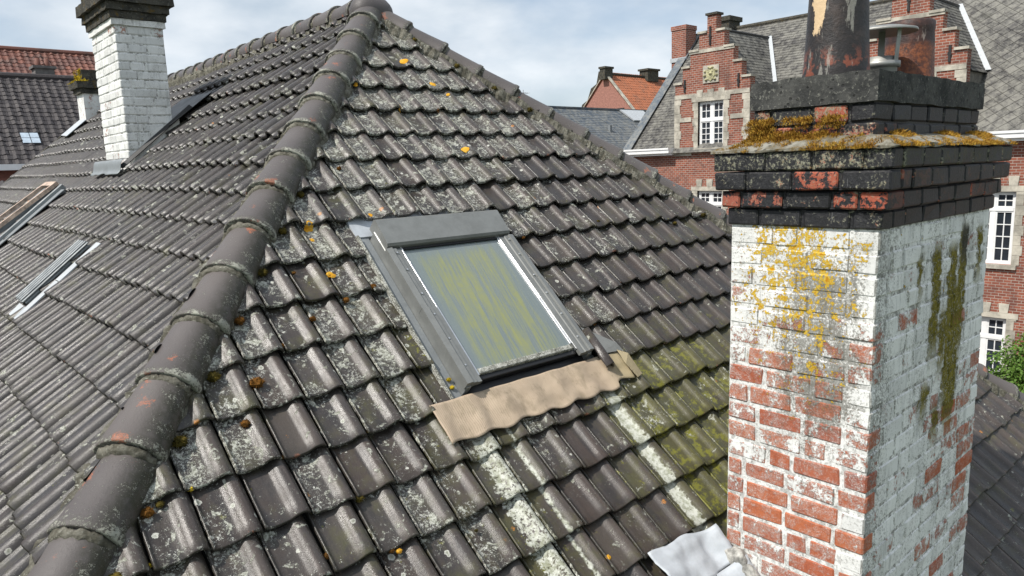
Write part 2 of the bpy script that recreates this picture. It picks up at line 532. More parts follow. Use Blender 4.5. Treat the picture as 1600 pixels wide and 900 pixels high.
def slate_material(name, c0, c1, lich=.5):
    g = G(name)
    p = g.pos
    rnd = g.sep(g.attr('mask'))[2]
    c = g.mix(rnd, c0, c1)
    n1 = g.noise(p, 4.5, 6, .7)
    n2 = g.noise(p, 26, 6, .75)
    n0 = g.noise(p, .7, 4, .6)
    c = g.mix(g.step(g.add(n1, g.mul(n0, .4)), .55, .85, 0, .55), c, (.30, .29, .25))
    c = g.mix(g.mul(g.step(n2, .58, .66), lich), c, (.45, .45, .40))
    c = g.mix(g.mul(g.step(g.noise(p, 2.1, 5, .7), .57, .66), .45), c, (.07, .068, .055))
    g.bump(n2, .5, .01)
    return g.done(c, .75, 0, .3)

def far_tile_material(name, c0, c1, c2):
    g = G(name)
    p = g.pos
    rnd = g.sep(g.attr('mask'))[2]
    c = g.mix(rnd, c0, c1)
    n1 = g.noise(p, 1.3, 5, .7)
    c = g.mix(g.step(n1, .45, .7, 0, .8), c, c2)
    n2 = g.noise(p, 30, 4, .7)
    c = g.mix(g.step(n2, .60, .68, 0, .5), c, (.36, .34, .29))
    return g.done(c, .7, 0, .35)

def leaf_material(name, c0, c1):
    g = G(name)
    c = g.mix(g.noise(g.pos, 3.0, 3, .6), c0, c1)
    c = g.mix(g.noise(g.pos, 25.0, 2, .6), c, c1)
    return g.done(c, .6, 0, .3)

def moss_material(name, stops):
    g = G(name)
    c = g.ramp(g.noise(g.pos, 30.0, 4, .7), stops)
    return g.done(c, .95, 0, .1)

def skylight_glass_material():
    g = G('algae_stained_glass')
    o = g.attr('suv')                     # across 0..1, along slope 0..1
    sx, sy, sz = g.sep(o)
    sk = g.add(sx, g.mul(sy, -.10))
    st = g.noise(g.comb(g.mul(sk, 16.0), g.mul(sy, 1.3), 0.0), 1.0, 5, .65)
    st2 = g.noise(g.comb(g.mul(sk, 60.0), g.mul(sy, 3.5), 2.0), 1.0, 4, .6)
    edge = g.mul(g.step(sx, .03, .16), g.mul(g.step(sx, 1.0, .78), g.mul(g.step(g.add(sy, g.mul(g.sub(st2, .5), .35)), 1.0, .86), g.step(sy, .0, .10, .75, 1))))
    am = g.mul(g.step(g.add(g.mul(st, .62), g.mul(st2, .38)), .41, .58, .06, 1.0), edge)
    dirt_ = g.noise(g.pos, 24, 6, .75)
    am = g.mul(am, g.step(dirt_, .30, .55, .55, 1.0))
    film = g.mix(st2, (.13, .165, .17), (.19, .22, .215))
    col = g.mix(am, film, g.mix(st, (.19, .205, .075), (.29, .30, .11)))
    sp = g.noise(g.pos, 160, 3, .7)
    col = g.mix(g.step(sp, .68, .74, 0, .6), col, (.6, .6, .55))
    g.b.inputs['Coat Weight'].default_value = .8
    g.b.inputs['Coat Roughness'].default_value = .05
    return g.done(col, g.mix(am, (.18,) * 3, (.6,) * 3), 0, .5)

def zinc_material(name, col, rough=.45, metal=.6, stain=.3):
    g = G(name)
    p = g.pos
    n = g.noise(p, 9, 6, .7)
    n2 = g.noise(p, 55, 5, .75)
    c = g.mix(g.step(n, .35, .7, 0, .6), col, tuple(x * .68 for x in col))
    c = g.mix(g.mul(g.step(n2, .56, .66), stain), c, (.42, .43, .38))
    g.bump(n, .25, .004)
    return g.done(c, g.lin(n, .3, .7, rough - .1, rough + .12), metal, .5)

def crusted_material():
    g = G('lichen_crusted_metal')
    p = g.pos
    n = g.noise(p, 120, 5, .75)
    n1 = g.noise(p, 30, 5, .7)
    c = g.ramp(g.add(g.mul(n, .6), g.mul(n1, .4)), [(.38, (.05, .05, .045)), (.47, (.17, .17, .14)), (.56, (.50, .50, .45)), (.7, (.62, .62, .58))])
    g.bump(n, .8, .006)
    return g.done(c, .9)

def apron_material():
    g = G('tan_lead_apron')
    p = g.pos
    px, py, pz = g.sep(p)
    n = g.noise(p, 7, 5, .65)
    c = g.mix(n, (.35, .265, .185), (.50, .40, .295))
    c = g.mix(g.step(g.noise(p, 30, 5, .7), .58, .72, 0, .6), c, (.17, .14, .09))
    c = g.mix(g.step(g.noise(g.vmul(p, (1, .5, .5)), 11, 6, .75), .50, .66, 0, .55), c, (.23, .185, .12))
    c = g.mix(g.mul(g.step(px, 3.12, 3.34), .45), c, (.30, .27, .12))
    w = g.math('SINE', g.mul(g.add(px, g.mul(n, .02)), 520.0))
    n9 = g.noise(p, 38, 6, .7)
    c = g.mix(g.step(w, .2, 1.0, 0, .08), c, (.25, .19, .125))
    g.bump(g.add(g.mul(w, .12), g.add(n, n9)), .7, .006)
    return g.done(c, .65, .0, .4)

MT = {}
MT['tile'] = roof_tile_material()
MT['hip'] = hip_tile_material()
MT['mortar'] = mortar_material()
MT['lime'] = limewash_material('limewashed_brick')
MT['lime_b'] = limewash_material('limewashed_brick_plain', white=(.80, .80, .78), region=False)
MT['tar'] = tar_brick_material()
MT['cement'] = cement_material('tarred_cement', (.035, .036, .036), (.085, .085, .08), .0)
MT['ledge'] = cement_material('mossy_cement', (.13, .115, .08), (.30, .29, .25), .6)
MT['cap_dark'] = cement_material('dark_stone', (.035, .034, .03), (.085, .08, .066), .25)
MT['pot'] = pot_material('tar_coated_clay', (.024, .021, .021), (.050, .038, .034), 'cream')
MT['pot_red'] = pot_material('scorched_red_clay', (.035, .020, .018), (.085, .036, .026))
MT['steel'] = zinc_material('dull_stainless', (.36, .36, .34), .52, .7, .1)
MT['deck'] = simple('roof_underlay', (.03, .028, .026), .9)
MT['facade'] = facade_brick_material()
MT['stone'] = simple('limestone', (.42, .39, .325), .85, var=.38, scale=2.6)
MT['white'] = simple('white_paint', (.80, .80, .79), .5, var=.04, scale=4)
MT['pane'] = simple('dark_window_glass', (.028, .036, .046), .06, var=.3, scale=1.0, bump=0, spec=.8)
MT['slate'] = slate_material('lichened_slate', (.042, .040, .040), (.088, .084, .080), .45)
MT['slate_far'] = slate_material('blue_slate', (.075, .095, .118), (.105, .125, .15), .05)
MT['dark_tile'] = far_tile_material('dark_far_tile', (.032, .028, .031), (.066, .058, .058), (.045, .040, .041))
MT['red_tile'] = far_tile_material('red_far_tile', (.19, .072, .048), (.115, .052, .042), (.07, .048, .042))
MT['orange_tile'] = far_tile_material('orange_far_tile', (.40, .135, .062), (.32, .115, .058), (.22, .105, .065))
MT['iron'] = simple('black_iron', (.018, .018, .018), .6)
MT['zinc'] = zinc_material('weathered_zinc', (.25, .27, .28), .55, .25, .3)
MT['zinc_white'] = zinc_material('bright_flashing', (.52, .545, .56), .5, .15, .25)
MT['lead'] = zinc_material('dull_lead', (.47, .50, .53), .6, .1, .25)
MT['frame_grey'] = zinc_material('grey_coated_frame', (.225, .23, .22), .42, .25, .12)
MT['alu'] = zinc_material('bare_aluminium', (.70, .71, .72), .3, .85, .05)
MT['black'] = simple('black_gasket', (.012, .012, .013), .45)
MT['crust'] = crusted_material()
MT['glass'] = skylight_glass_material()
MT['apron'] = apron_material()
MT['wood'] = simple('weathered_wood', (.30, .22, .15), .8, var=.4, scale=6)
MT['rust'] = simple('peeling_painted_wood', (.45, .34, .27), .8, var=.5, scale=18)
MT['render_wall'] = simple('pale_render', (.42, .40, .36), .9)
MT['brick_far'] = simple('far_brick', (.33, .155, .12), .9, var=.25, scale=9)
MT['ground'] = simple('paving', (.17, .165, .155), .95, var=.3, scale=.6)
MT['grass'] = simple('lawn', (.06, .09, .025), .95, var=.4, scale=2.0)
MT['leaf'] = leaf_material('conifer_leaf', (.035, .085, .012), (.11, .20, .03))
MT['leaf_dark'] = leaf_material('copper_leaf', (.022, .016, .026), (.05, .03, .05))
MT['leaf_mid'] = leaf_material('bush_leaf', (.06, .10, .02), (.13, .18, .05))
MT['bark'] = simple('bark', (.09, .065, .045), .95)
MT['moss_gold'] = moss_material('golden_moss', [(.28, (.12, .055, .014)), (.42, (.27, .135, .024)), (.56, (.40, .24, .04)), (.72, (.50, .35, .08))])
MT['moss_rust'] = moss_material('rusty_moss', [(.3, (.045, .026, .008)), (.5, (.13, .058, .013)), (.7, (.22, .10, .02))])
MT['moss_olive'] = moss_material('olive_moss', [(.3, (.022, .018, .006)), (.5, (.065, .052, .012)), (.7, (.14, .10, .02))])
MT['moss_yel'] = moss_material('yellow_moss', [(.3, (.22, .16, .01)), (.5, (.46, .33, .02)), (.7, (.60, .45, .05))])
MT['lichen'] = moss_material('orange_lichen', [(.3, (.45, .20, .015)), (.5, (.62, .32, .03)), (.7, (.58, .40, .08))])
MT['anten'] = simple('antenna_metal', (.35, .35, .36), .5, .5)

# ------------------------------------------------------------------ object helpers
def link(o, parent=None):
    COL.objects.link(o)
    if parent is not None:
        o.parent = parent
    return o
def empty(name, loc=(0, 0, 0), parent=None):
    o = bpy.data.objects.new(name, None)
    o.empty_display_size = .2
    o.location = loc
    return link(o, parent)
def thing(name, label, cat, group=None, loc=(0, 0, 0)):
    o = empty(name, (0, 0, 0))
    o['label'] = label
    o['category'] = cat
    if group: o['group'] = group
    return o
def mesh_obj(name, verts, faces, mat, parent=None, smooth=False, attrs=None):
    me = bpy.data.meshes.new(name)
    me.from_pydata([tuple(v) for v in verts], [], [tuple(f) for f in faces])
    if isinstance(mat, str): mat = MT[mat]
    me.materials.append(mat)
    if smooth:
        me.polygons.foreach_set('use_smooth', [True] * len(me.polygons))
    for k, a in (attrs or {}).items():
        at = me.attributes.new(k, 'FLOAT_VECTOR', 'POINT')
        at.data.foreach_set('vector', np.asarray(a, dtype=np.float32).ravel())
    me.update()
    return link(bpy.data.objects.new(name, me), parent)

class MB:
    """collects shapes in world space for ONE mesh object"""
    def __init__(s):
        s.v = []; s.f = []; s.m = []
    def add(s, verts, faces, mask=(1, 0, .5)):
        o = len(s.v)
        s.v += [tuple(v) for v in verts]
        s.f += [tuple(i + o for i in f) for f in faces]
        s.m += [mask] * len(verts)
    def box(s, x0, x1, y0, y1, z0, z1, mask=(1, 0, .5)):
        vs = [(x, y, z) for x in (x0, x1) for y in (y0, y1) for z in (z0, z1)]
        s.add(vs, [(0, 1, 3, 2), (4, 6, 7, 5), (0, 4, 5, 1), (2, 3, 7, 6), (0, 2, 6, 4), (1, 5, 7, 3)], mask)
    def tube(s, a, b, r0, r1, n=8, cap=True):
        a = Vector(a); b = Vector(b); d = (b - a).normalized()
        p = d.orthogonal().normalized(); q = d.cross(p)
        vs = []
        for c, r in ((a, r0), (b, r1)):
            vs += [c + (p * math.cos(2 * math.pi * i / n) + q * math.sin(2 * math.pi * i / n)) * r for i in range(n)]
        fs = [(i, (i + 1) % n, n + (i + 1) % n, n + i) for i in range(n)]
        if cap: fs += [tuple(range(n))[::-1], tuple(range(n, 2 * n))]
        s.add(vs, fs)
    def lathe(s, c, prof, n=28, wob=0.0):
        vs = []; fs = []
        for k, (r, z) in enumerate(prof):
            for i in range(n):
                a = 2 * math.pi * i / n
                rr = r * (1 + wob * mnoise.noise(Vector((math.cos(a) * 2, math.sin(a) * 2, z * 6 + c[0] * 5))))
                vs.append((c[0] + rr * math.cos(a), c[1] + rr * math.sin(a), c[2] + z))
        for k in range(len(prof) - 1):
            for i in range(n):
                j = (i + 1) % n
                fs.append((k * n + i, k * n + j, (k + 1) * n + j, (k + 1) * n + i))
        s.add(vs, fs)
    def build(s, name, mat, parent=None, smooth=False):
        return mesh_obj(name, s.v, s.f, mat, parent, smooth, {'mask': s.m})
def box(name, x0, x1, y0, y1, z0, z1, mat, parent=None, mask=(1, 0, .5)):
    m = MB(); m.box(x0, x1, y0, y1, z0, z1, mask)
    return m.build(name, mat, parent)
def bevel(o, w=.006, seg=1):
    md = o.modifiers.new('bevel', 'BEVEL')
    md.width = w; md.segments = seg; md.limit_method = 'ANGLE'
    return o
def project(P):
    d = np.asarray(P, float) - np.array([0, 0, H])
    f = d @ FWD
    return 800 + 1135 * (d @ RIGHT) / f, 450 - 1135 * (d @ UP) / f, f

# ------------------------------------------------------------------ roof frames
K, DL = 2.85, 1.185
PF, QL = math.radians(43), math.radians(40)
Xa, Ya, Za = np.eye(3)
nF = np.array([0, -math.sin(PF), math.cos(PF)]); SF = np.array([0, math.cos(PF), math.sin(PF)])
nL = np.array([-math.sin(QL), 0, math.cos(QL)]); SL = np.array([math.cos(QL), 0, math.sin(QL)])
CAM = np.array([0, 0, H])
def FP(x, s, n=0.0): return CAM + x * Xa + s * SF + (n - K) * nF
def LP(y, s, n=0.0): return CAM + y * Ya + s * SL + (n - DL) * nL
AX, AY, AZ = 3.45, 5.622, 1.346          # apex of the roof (camera height = 0)
EZ = -3.2                                # eaves
YG = 14.75                               # far gable
hipL = np.array([AX - (AZ - EZ) / math.tan(QL), AY - (AZ - EZ) / math.tan(PF), EZ]) - np.array([AX, AY, AZ])
QR = math.atan(math.tan(PF) * .906)
hipR = np.array([AX + (AZ - EZ) / math.tan(QR), AY - (AZ - EZ) / math.tan(PF), EZ]) - np.array([AX, AY, AZ])
APEX = np.array([AX, AY, AZ + H])

# ================================================================== GROUND
g_ = mesh_obj('ground', [(-900, -900, 0), (900, -900, 0), (900, 900, 0), (-900, 900, 0)], [(0, 1, 2, 3)], 'grass')
g_['kind'] = 'structure'
g_ = mesh_obj('pavement', [(9.6, -30, .02), (25.2, -30, .02), (25.2, 24, .02), (9.6, 24, .02)], [(0, 1, 2, 3)], 'ground')
g_['kind'] = 'structure'

# ================================================================== MAIN HOUSE
house = thing('house', 'house under a steep dark tiled hip roof with two whitewashed brick chimneys, in the foreground', 'house')
ex0, ex1, ey0 = APEX[0] + hipL[0], APEX[0] + hipR[0], APEX[1] + hipL[1]
wb = MB()
wb.box(ex0 + .35, ex1 - .35, ey0 + .35, YG - .1, 0, H + EZ + .1)
wb.add([(ex0 + .35, YG - .1, H + EZ + .1), (ex1 - .35, YG - .1, H + EZ + .1), (AX, YG - .1, H + AZ - .22),
        (ex0 + .35, YG - .35, H + EZ + .1), (ex1 - .35, YG - .35, H + EZ + .1), (AX, YG - .35, H + AZ - .22)],
       [(0, 1, 2), (3, 5, 4), (0, 2, 5, 3), (1, 4, 5, 2)])
wb.build('wall', 'facade', house)
# deck below the tiles
dk = .05
d0 = np.array([0, 0, -dk - .02])
A_ = APEX + d0; B_ = np.array([AX, YG, APEX[2]]) + d0
c0 = np.array([ex0, ey0, H + EZ]) + d0; c1 = np.array([ex1, ey0, H + EZ]) + d0
c2 = np.array([ex1, YG, H + EZ]) + d0; c3 = np.array([ex0, YG, H + EZ]) + d0
lo = np.array([0, 0, -.08])
roof = mesh_obj('roof', [A_, B_, c0, c1, c2, c3, A_ + lo, B_ + lo, c0 + lo, c1 + lo, c2 + lo, c3 + lo],
                [(0, 2, 3), (0, 1, 5, 2), (0, 3, 4, 1), (6, 9, 8), (6, 8, 11, 7), (6, 7, 10, 9), (2, 8, 9, 3), (3, 9, 10, 4), (5, 11, 8, 2)], 'deck', house)
gut = MB()
gut.box(ex0 - .05, ex1 + .05, ey0 - .14, ey0 - .01, H + EZ - .16, H + EZ - .05)
gut.box(ex0 - .14, ex0 - .051, ey0 - .14, YG, H + EZ - .16, H + EZ - .05)
gut.build('gutter', 'zinc', house)

# ---- interlocking tiles
TW, GF, GL = .2045, .267, .264
PROF = [(0.0, -.006), (.008, .008), (.040, .008), (.060, .001), (.16, -.003), (.30, -.002), (.50, .001), (.555, .006), (.61, .017),
        (.665, .027), (.735, .032), (.80, .031), (.87, .023), (.93, .008), (.968, -.006)]
def prof_n(u):
    for (a, na), (b, nb_) in zip(PROF, PROF[1:]):
        if a <= u <= b:
            return na + (nb_ - na) * (u - a) / (b - a)
    return 0.0
TT = .037
def tile_arrays(frame, a0, s0, gauge, rnd, mask, dirn=1, jn=0.0, ja=0.0, sk=0.0, tw=TW):
    """vertices of one tile: a = across, s = up the slope"""
    L_ = gauge + .055
    rows = [(.001, -.019, 0), (0.0, -.005, 0), (.007, 0.0, .02), (.05, 0.0, .2), (L_ * .55, 0, .55), (L_, 0, 1.2)]
    V = []; UV = []
    for k, (sv, dn, vv) in enumerate(rows):
        tilt = TT * (1 - sv / gauge)
        for (u, n) in PROF:
            wob = .0022 * mnoise.noise(Vector((u * 3 + rnd * 91, sv * 7, rnd * 17)))
            wave = .004 * math.sin(u * 6.0) * (1 if sv < .03 else 0)
            q = n
            a = a0 + dirn * (u * tw + sk * sv)
            V.append(frame(a, s0 + sv - (wave if k < 3 else 0) * .6 + ja * u, tilt + q + dn + wob + jn))
            UV.append((u, vv, rnd))
    nc = len(PROF)
    Fc = []
    for r in range(len(rows) - 1):
        for c in range(nc - 1):
            i = r * nc + c
            Fc.append((i, i + 1, i + nc + 1, i + nc))
    return V, Fc, UV, [mask] * len(V)
def clip_mesh(V, Fc, UV, MK, planes):
    bm = bmesh.new()
    lu = bm.verts.layers.float_vector.new('tuv'); lm = bm.verts.layers.float_vector.new('mask')
    vs = []
    for v, u, m in zip(V, UV, MK):
        b = bm.verts.new(v); b[lu] = u; b[lm] = m; vs.append(b)
    for f in Fc:
        bm.faces.new([vs[i] for i in f])
    for co, no in planes:
        bmesh.ops.bisect_plane(bm, geom=bm.verts[:] + bm.edges[:] + bm.faces[:], plane_co=Vector(co), plane_no=Vector(no), clear_outer=True)
    bm.verts.index_update()
    out = ([tuple(v.co) for v in bm.verts], [tuple(v.index for v in f.verts) for f in bm.faces], [tuple(v[lu]) for v in bm.verts], [tuple(v[lm]) for v in bm.verts])
    bm.free()
    return out
hipLd = hipL / np.linalg.norm(hipL); hipRd = hipR / np.linalg.norm(hipR)
upv = np.array([0, 0, 1.0])
nHL = np.cross(hipLd, upv); nHL /= np.linalg.norm(nHL)     # horizontal normal of the vertical plane through the left hip
if nHL[0] > 0: nHL = -nHL                                   # points to the left slope side
nHR = np.cross(hipRd, upv); nHR /= np.linalg.norm(nHR)
if nHR[0] < 0: nHR = -nHR
tiles = []                                                  # (area, V, F, UV, MASK)
def sm(x, a, b):
    t = max(0, min(1, (x - a) / (b - a))); return t * t * (3 - 2 * t)
SKX0, SKX1 = 2.125, 3.205                                   # opening for the roof window (front slope)
def pick_area(ctr, frame_pts):
    px, py, d = project(ctr)
    if d < .3 or px < -30 or px > 1630 or py < -30 or py > 940: return 0
    if 1140 < px < 1515 and py > 350: return 0
    pts = [project(p)[:2] for p in frame_pts]
    a = 0
    for (x0, y0), (x1, y1) in zip(pts, pts[1:] + pts[:1]):
        a += x0 * y1 - x1 * y0
    return abs(a) / 2
def course_wave(k, a, seed):
    return mnoise.noise(Vector((a * .55, k * .37, seed))) 
# front slope
for k in range(-9, 17):
    s0 = .7396 + GF * k
    rowj = random.uniform(-.012, .012)
    for j in range(-18, 42):
        a0 = 1.206 + TW * j + rowj
        ctr = FP(a0 + TW / 2, s0 + GF / 2, .02)
        if (ctr - APEX) @ nHL > .16 or (ctr - APEX) @ nHR > .16: continue
        if s0 < -1.72: continue
        xm = a0 + TW / 2; smid = s0 + GF / 2
        jn = .012 * course_wave(k, xm, 3.1) + random.uniform(-.004, .004)
        ja = random.uniform(-.009, .009)
        ss = s0 + .016 * course_wave(k, xm, 9.7) + random.uniform(-.006, .006)
        hd = -((ctr - APEX) @ nHL)
        lich = .30 + .40 * sm(s0, 1.2, 3.0) + .40 * sm(hd, 1.6, .3) - .45 * sm(xm, 3.0, 4.4) * sm(s0, 3.6, 1.4)
        lich *= 1 - .75 * sm(s0, .95, .2) * sm(xm, .9, 1.6)
        lich = max(.0, min(1.1, lich - .05 + random.gauss(0, .30)))
        alg = .10 + .95 * sm(xm, 2.7, 3.4) * sm(xm, 4.9, 4.1) * sm(s0, 1.5, .9) + .35 * sm(xm, 1.6, 2.1) * sm(xm, 2.6, 2.2) * sm(s0, 2.2, 1.4)
        alg = max(0, alg + random.uniform(-.18, .15))
        if random.random() < .06: ss -= random.uniform(.008, .026); ja *= 2.2
        rnd = random.random()
        planes = []
        if (ctr - APEX) @ nHL > -.36: planes.append((APEX - nHL * .02, nHL))
        if (ctr - APEX) @ nHR > -.36: planes.append((APEX - nHR * .05, nHR))
        if 2 <= k <= 6 and a0 + TW > SKX0 and a0 < SKX1:    # beside or under the roof window
            if a0 < SKX0 - .03: planes.append((FP(SKX0, 0), (1, 0, 0)))
            elif a0 + TW > SKX1 + .03: planes.append((FP(SKX1, 0), (-1, 0, 0)))
            else: continue
        # keep clear of the chimney shaft
        if a0 + TW > 3.17 and a0 < 4.59 and 1.25 < ctr[1] < 1.92: 
            if a0 > 3.15 or 1: 
                if a0 < 3.15: planes.append((FP(3.16, 0), (1, 0, 0)))
                elif a0 + TW > 4.61: planes.append((FP(4.60, 0), (-1, 0, 0)))
                else: continue
        V, Fc, UV, MK = tile_arrays(FP, a0, ss, GF, rnd, (lich, alg, 0.0), 1, jn, ja, random.uniform(-.022, .022))
        if planes: V, Fc, UV, MK = clip_mesh(V, Fc, UV, MK, planes)
        if len(Fc) < 3: continue
        ar = pick_area(ctr, [FP(a0, s0), FP(a0 + TW, s0), FP(a0 + TW, s0 + GF), FP(a0, s0 + GF)])
        tiles.append((ar * len(Fc) / 70.0, V, Fc, UV, MK))
# left slope (u runs towards -Y)
def sagL(y, s): return -.05 * math.exp(-((y - 10.4) / 2.2) ** 2) * sm(s, 0, 3) 
for k in range(-12, 17):
    s0 = -.6115 + GL * k
    if s0 > 3.42: continue
    rowj = random.uniform(-.014, .014)
    for j in range(0, 70):
        a0 = YG - TW * j + rowj
        ctr = LP(a0 - TW / 2, s0 + GL / 2, .02)
        if (ctr - APEX) @ nHL < -.16: break
        ym = a0 - TW / 2
        jn = .022 * course_wave(k, ym * .8, 21.3) + random.uniform(-.003, .003) + sagL(ym, s0)
        ss = s0 + .030 * course_wave(k, ym * .7, 33.0) + random.uniform(-.004, .004)
        lich = .20 + .45 * math.exp(-((ym - 6.6) / 1.5) ** 2) * math.exp(-((s0 - .8) / .8) ** 2) + random.uniform(-.15, .15) + .15 * sm(s0, 1.0, 2.5)
        alg = max(0, random.uniform(-.1, .15))
        planes = []
        if (ctr - APEX) @ nHL < .36: planes.append((APEX + nHL * .025, -nHL))
        if s0 + GL + .05 > 3.49: planes.append((np.array([AX - .01, 0, 0]), (1, 0, 0)))
        if a0 - TW < 8.49 and a0 > 7.66 and 1.95 < ctr[0] < 2.37: continue
        V, Fc, UV, MK = tile_arrays(LP, a0, ss, GL, random.random(), (max(.05, lich), alg, 1.0), -1, jn, random.uniform(-.006, .006), random.uniform(-.015, .015))
        if planes: V, Fc, UV, MK = clip_mesh(V, Fc, UV, MK, planes)
        if len(Fc) < 3: continue
        ar = pick_area(ctr, [LP(a0, s0), LP(a0 - TW, s0), LP(a0 - TW, s0 + GL), LP(a0, s0 + GL)])
        tiles.append((ar * len(Fc) / 70.0, V, Fc, UV, MK))
tiles.sort(key=lambda t: -t[0])
def add_tile_obj(name, V, Fc, UV, MK, parent, mat='tile'):
    return mesh_obj(name, V, Fc, mat, parent, True, {'tuv': UV, 'mask': MK})
for t in tiles[:300]:
    add_tile_obj('roof_tile', *t[1:], roof)
V = []; Fc = []; UV = []; MK = []
for t in tiles[300:]:
    o = len(V); V += list(t[1]); Fc += [tuple(i + o for i in f) for f in t[2]]; UV += list(t[3]); MK += list(t[4])
rest = add_tile_obj('roof_tiles_beyond', V, Fc, UV, MK, roof)
rest['kind'] = 'stuff'
# right slope, turned away from the camera: courses only
V = []; Fc = []; UV = []; MK = []
for k in range(0, 23):
    s_ = k * .265
    for q, (off, nn) in enumerate(((0, .03), (.265, .005))):
        pass
    x0_ = ex1 - s_ * math.cos(QR); z0_ = H + EZ + s_ * math.sin(QR)
    x1_ = ex1 - (s_ + .265) * math.cos(QR); z1_ = H + EZ + (s_ + .265) * math.sin(QR)
    t_ = s_ / 6.09; yb = ey0 + (AY - ey0) * min(1, t_ + .04)
    o = len(V)
    V += [(x0_ + .02, yb, z0_ + .02), (x0_ + .02, YG, z0_ + .02), (x1_, YG, z1_ - .01), (x1_, yb, z1_ - .01), (x0_ + .015, yb, z0_ - .02), (x0_ + .015, YG, z0_ - .02)]
    Fc += [(o, o + 1, o + 2, o + 3), (o + 4, o + 5, o + 1, o)]
    UV += [(.3, .3, .5)] * 6; MK += [(.3, 0, 1)] * 6
add_tile_obj('right_slope_tiles', V, Fc, UV, MK, roof)['kind'] = 'stuff'

# ---- hip, ridge and apex tiles
def barrel(name, p0, d, up, length, r0, r1, rnd, parent, mat='hip', hscale=.86, flip=1, amax=100, tuv=True):
    """half-round tile: lower rim at p0, running along d; r0 at the rim, r1 at the upper end"""
    d = np.asarray(d, float); d = d / np.linalg.norm(d)
    up = up - (up @ d) * d; up = up / np.linalg.norm(up)
    side = np.cross(d, up) * flip
    stations = [(.004, r0 - .022, 0), (0, r0 + .004, 0), (.004, r0 + .008, .01), (.030, r0 + .008, .07), (.046, r0 + .001, .12), (length * .45, r0 * .6 + r1 * .4, .45), (length * .8, r0 * .25 + r1 * .75, .8), (length, r1, 1.0)]
    n = 18
    V = []; UV = []
    for t, r, vv in stations:
        for i in range(n + 1):
            a = math.radians(-amax + 2 * amax * i / n)
            w = 1 + .02 * mnoise.noise(Vector((a * 1.5 + rnd * 40, t * 5, rnd * 9)))
            V.append(p0 + d * t + side * (r * w * math.sin(a)) + up * (r * w * hscale * math.cos(a) - .012))
            UV.append((i / n, vv, rnd))
    Fc = [(k * (n + 1) + i, k * (n + 1) + i + 1, (k + 1) * (n + 1) + i + 1, (k + 1) * (n + 1) + i) for k in range(len(stations) - 1) for i in range(n)]
    if flip < 0: Fc = [f[::-1] for f in Fc]
    return mesh_obj(name, V, Fc, mat, parent, True, {'tuv': UV, 'mask': [(0, 0, rnd)] * len(V)})
def mortar_ring(p0, d, up, r, parent, amax=98):
    d = np.asarray(d, float) / np.linalg.norm(d)
    up = up - (up @ d) * d; up = up / np.linalg.norm(up)
    side = np.cross(d, up)
    n = 30; V = []; sd = random.uniform(0, 50)
    prof = [(-.034, -.030), (-.026, -.002), (-.012, .006), (.004, .002), (.02, -.02)]
    for t, dr in prof:
        for i in range(n + 1):
            a = math.radians(-amax + 2 * amax * i / n)
            w = mnoise.noise(Vector((a * 5 + sd, t * 40, 2.0)))
            w2 = mnoise.noise(Vector((a * 14 + sd, t * 60, 7.0)))
            rr = r + dr + .010 * w + .006 * w2 - .004
            tt = t + .016 * w + .008 * w2
            V.append(p0 + d * tt + side * (rr * math.sin(a)) + up * (rr * .86 * math.cos(a) - .012))
    m = n + 1
    Fc = [(k * m + i, k * m + i + 1, (k + 1) * m + i + 1, (k + 1) * m + i) for k in range(len(prof) - 1) for i in range(n)]
    return mesh_obj('mortar_joint', V, Fc, 'mortar', parent, True)
def mortar_bed(pa, pb, up, hw, name='mortar_bed', drop=.03, parent=roof):
    pa = np.asarray(pa, float); pb = np.asarray(pb, float)
    Ln = np.linalg.norm(pb - pa); d = (pb - pa) / Ln
    side = np.cross(d, up); side /= np.linalg.norm(side); u2 = np.cross(side, d)
    n = int(Ln / .025); V = []
    sect = [(-1.0, -.10), (-1.02, -.035), (-.80, .035), (.80, .035), (1.02, -.035), (1.0, -.10)]
    for i in range(n + 1):
        for q, (a, b) in enumerate(sect):
            w = mnoise.noise(Vector((i * .31, q * 5.1, pa[0] * 3)))
            w2 = mnoise.noise(Vector((i * .9, q * 3.3, pa[1] * 3 + 4)))
            V.append(pa + d * (i * Ln / n) + side * (hw * a * (1 + .10 * w + .08 * w2)) + u2 * (b - drop + .014 * w + .012 * w2))
    m = len(sect)
    Fc = [(i * m + q, i * m + q + 1, (i + 1) * m + q + 1, (i + 1) * m + q) for i in range(n) for q in range(m - 1)]
    return mesh_obj(name, V, Fc, 'mortar', parent, False)
def hip_row(d, other_n, count, r0, r1, exp_, start, drift=0.0):
    up = (nF + other_n); up = up / np.linalg.norm(up)
    for i in range(count):
        t = start + exp_ * i
        sF = np.cross(nF, d); sF = sF if sF[0] > 0 else -sF
        p = APEX + d * t + np.array([0, 0, .006]) + sF * drift * t
        jj = random.uniform(-.010, .006)
        barrel('hip_tile', p + up * jj, -d + up * random.uniform(-.022, .022) + sF * random.uniform(-.02, .02), up, exp_ + .045, r0, r1, random.random(), roof)
        if i < count - 1:
            mortar_ring(p + d * .004, -d, up, r0 - .014, roof)
nR = np.array([math.sin(QR), 0, math.cos(QR)])
hip_row(hipLd, nL, 20, .132, .108, .352, .30, .013)
hip_row(hipRd, nR, 20, .116, .088, .352, .36)
sFl = np.cross(nF, hipLd); sFl = sFl if sFl[0] > 0 else -sFl
mortar_bed(APEX + hipLd * .1, APEX + hipL * .99 + sFl * .007 * np.linalg.norm(hipL), (nF + nL) / 2, .140, drop=.022)
mortar_bed(APEX + hipRd * .1, APEX + hipR * .99, (nF + nR) / 2, .165)
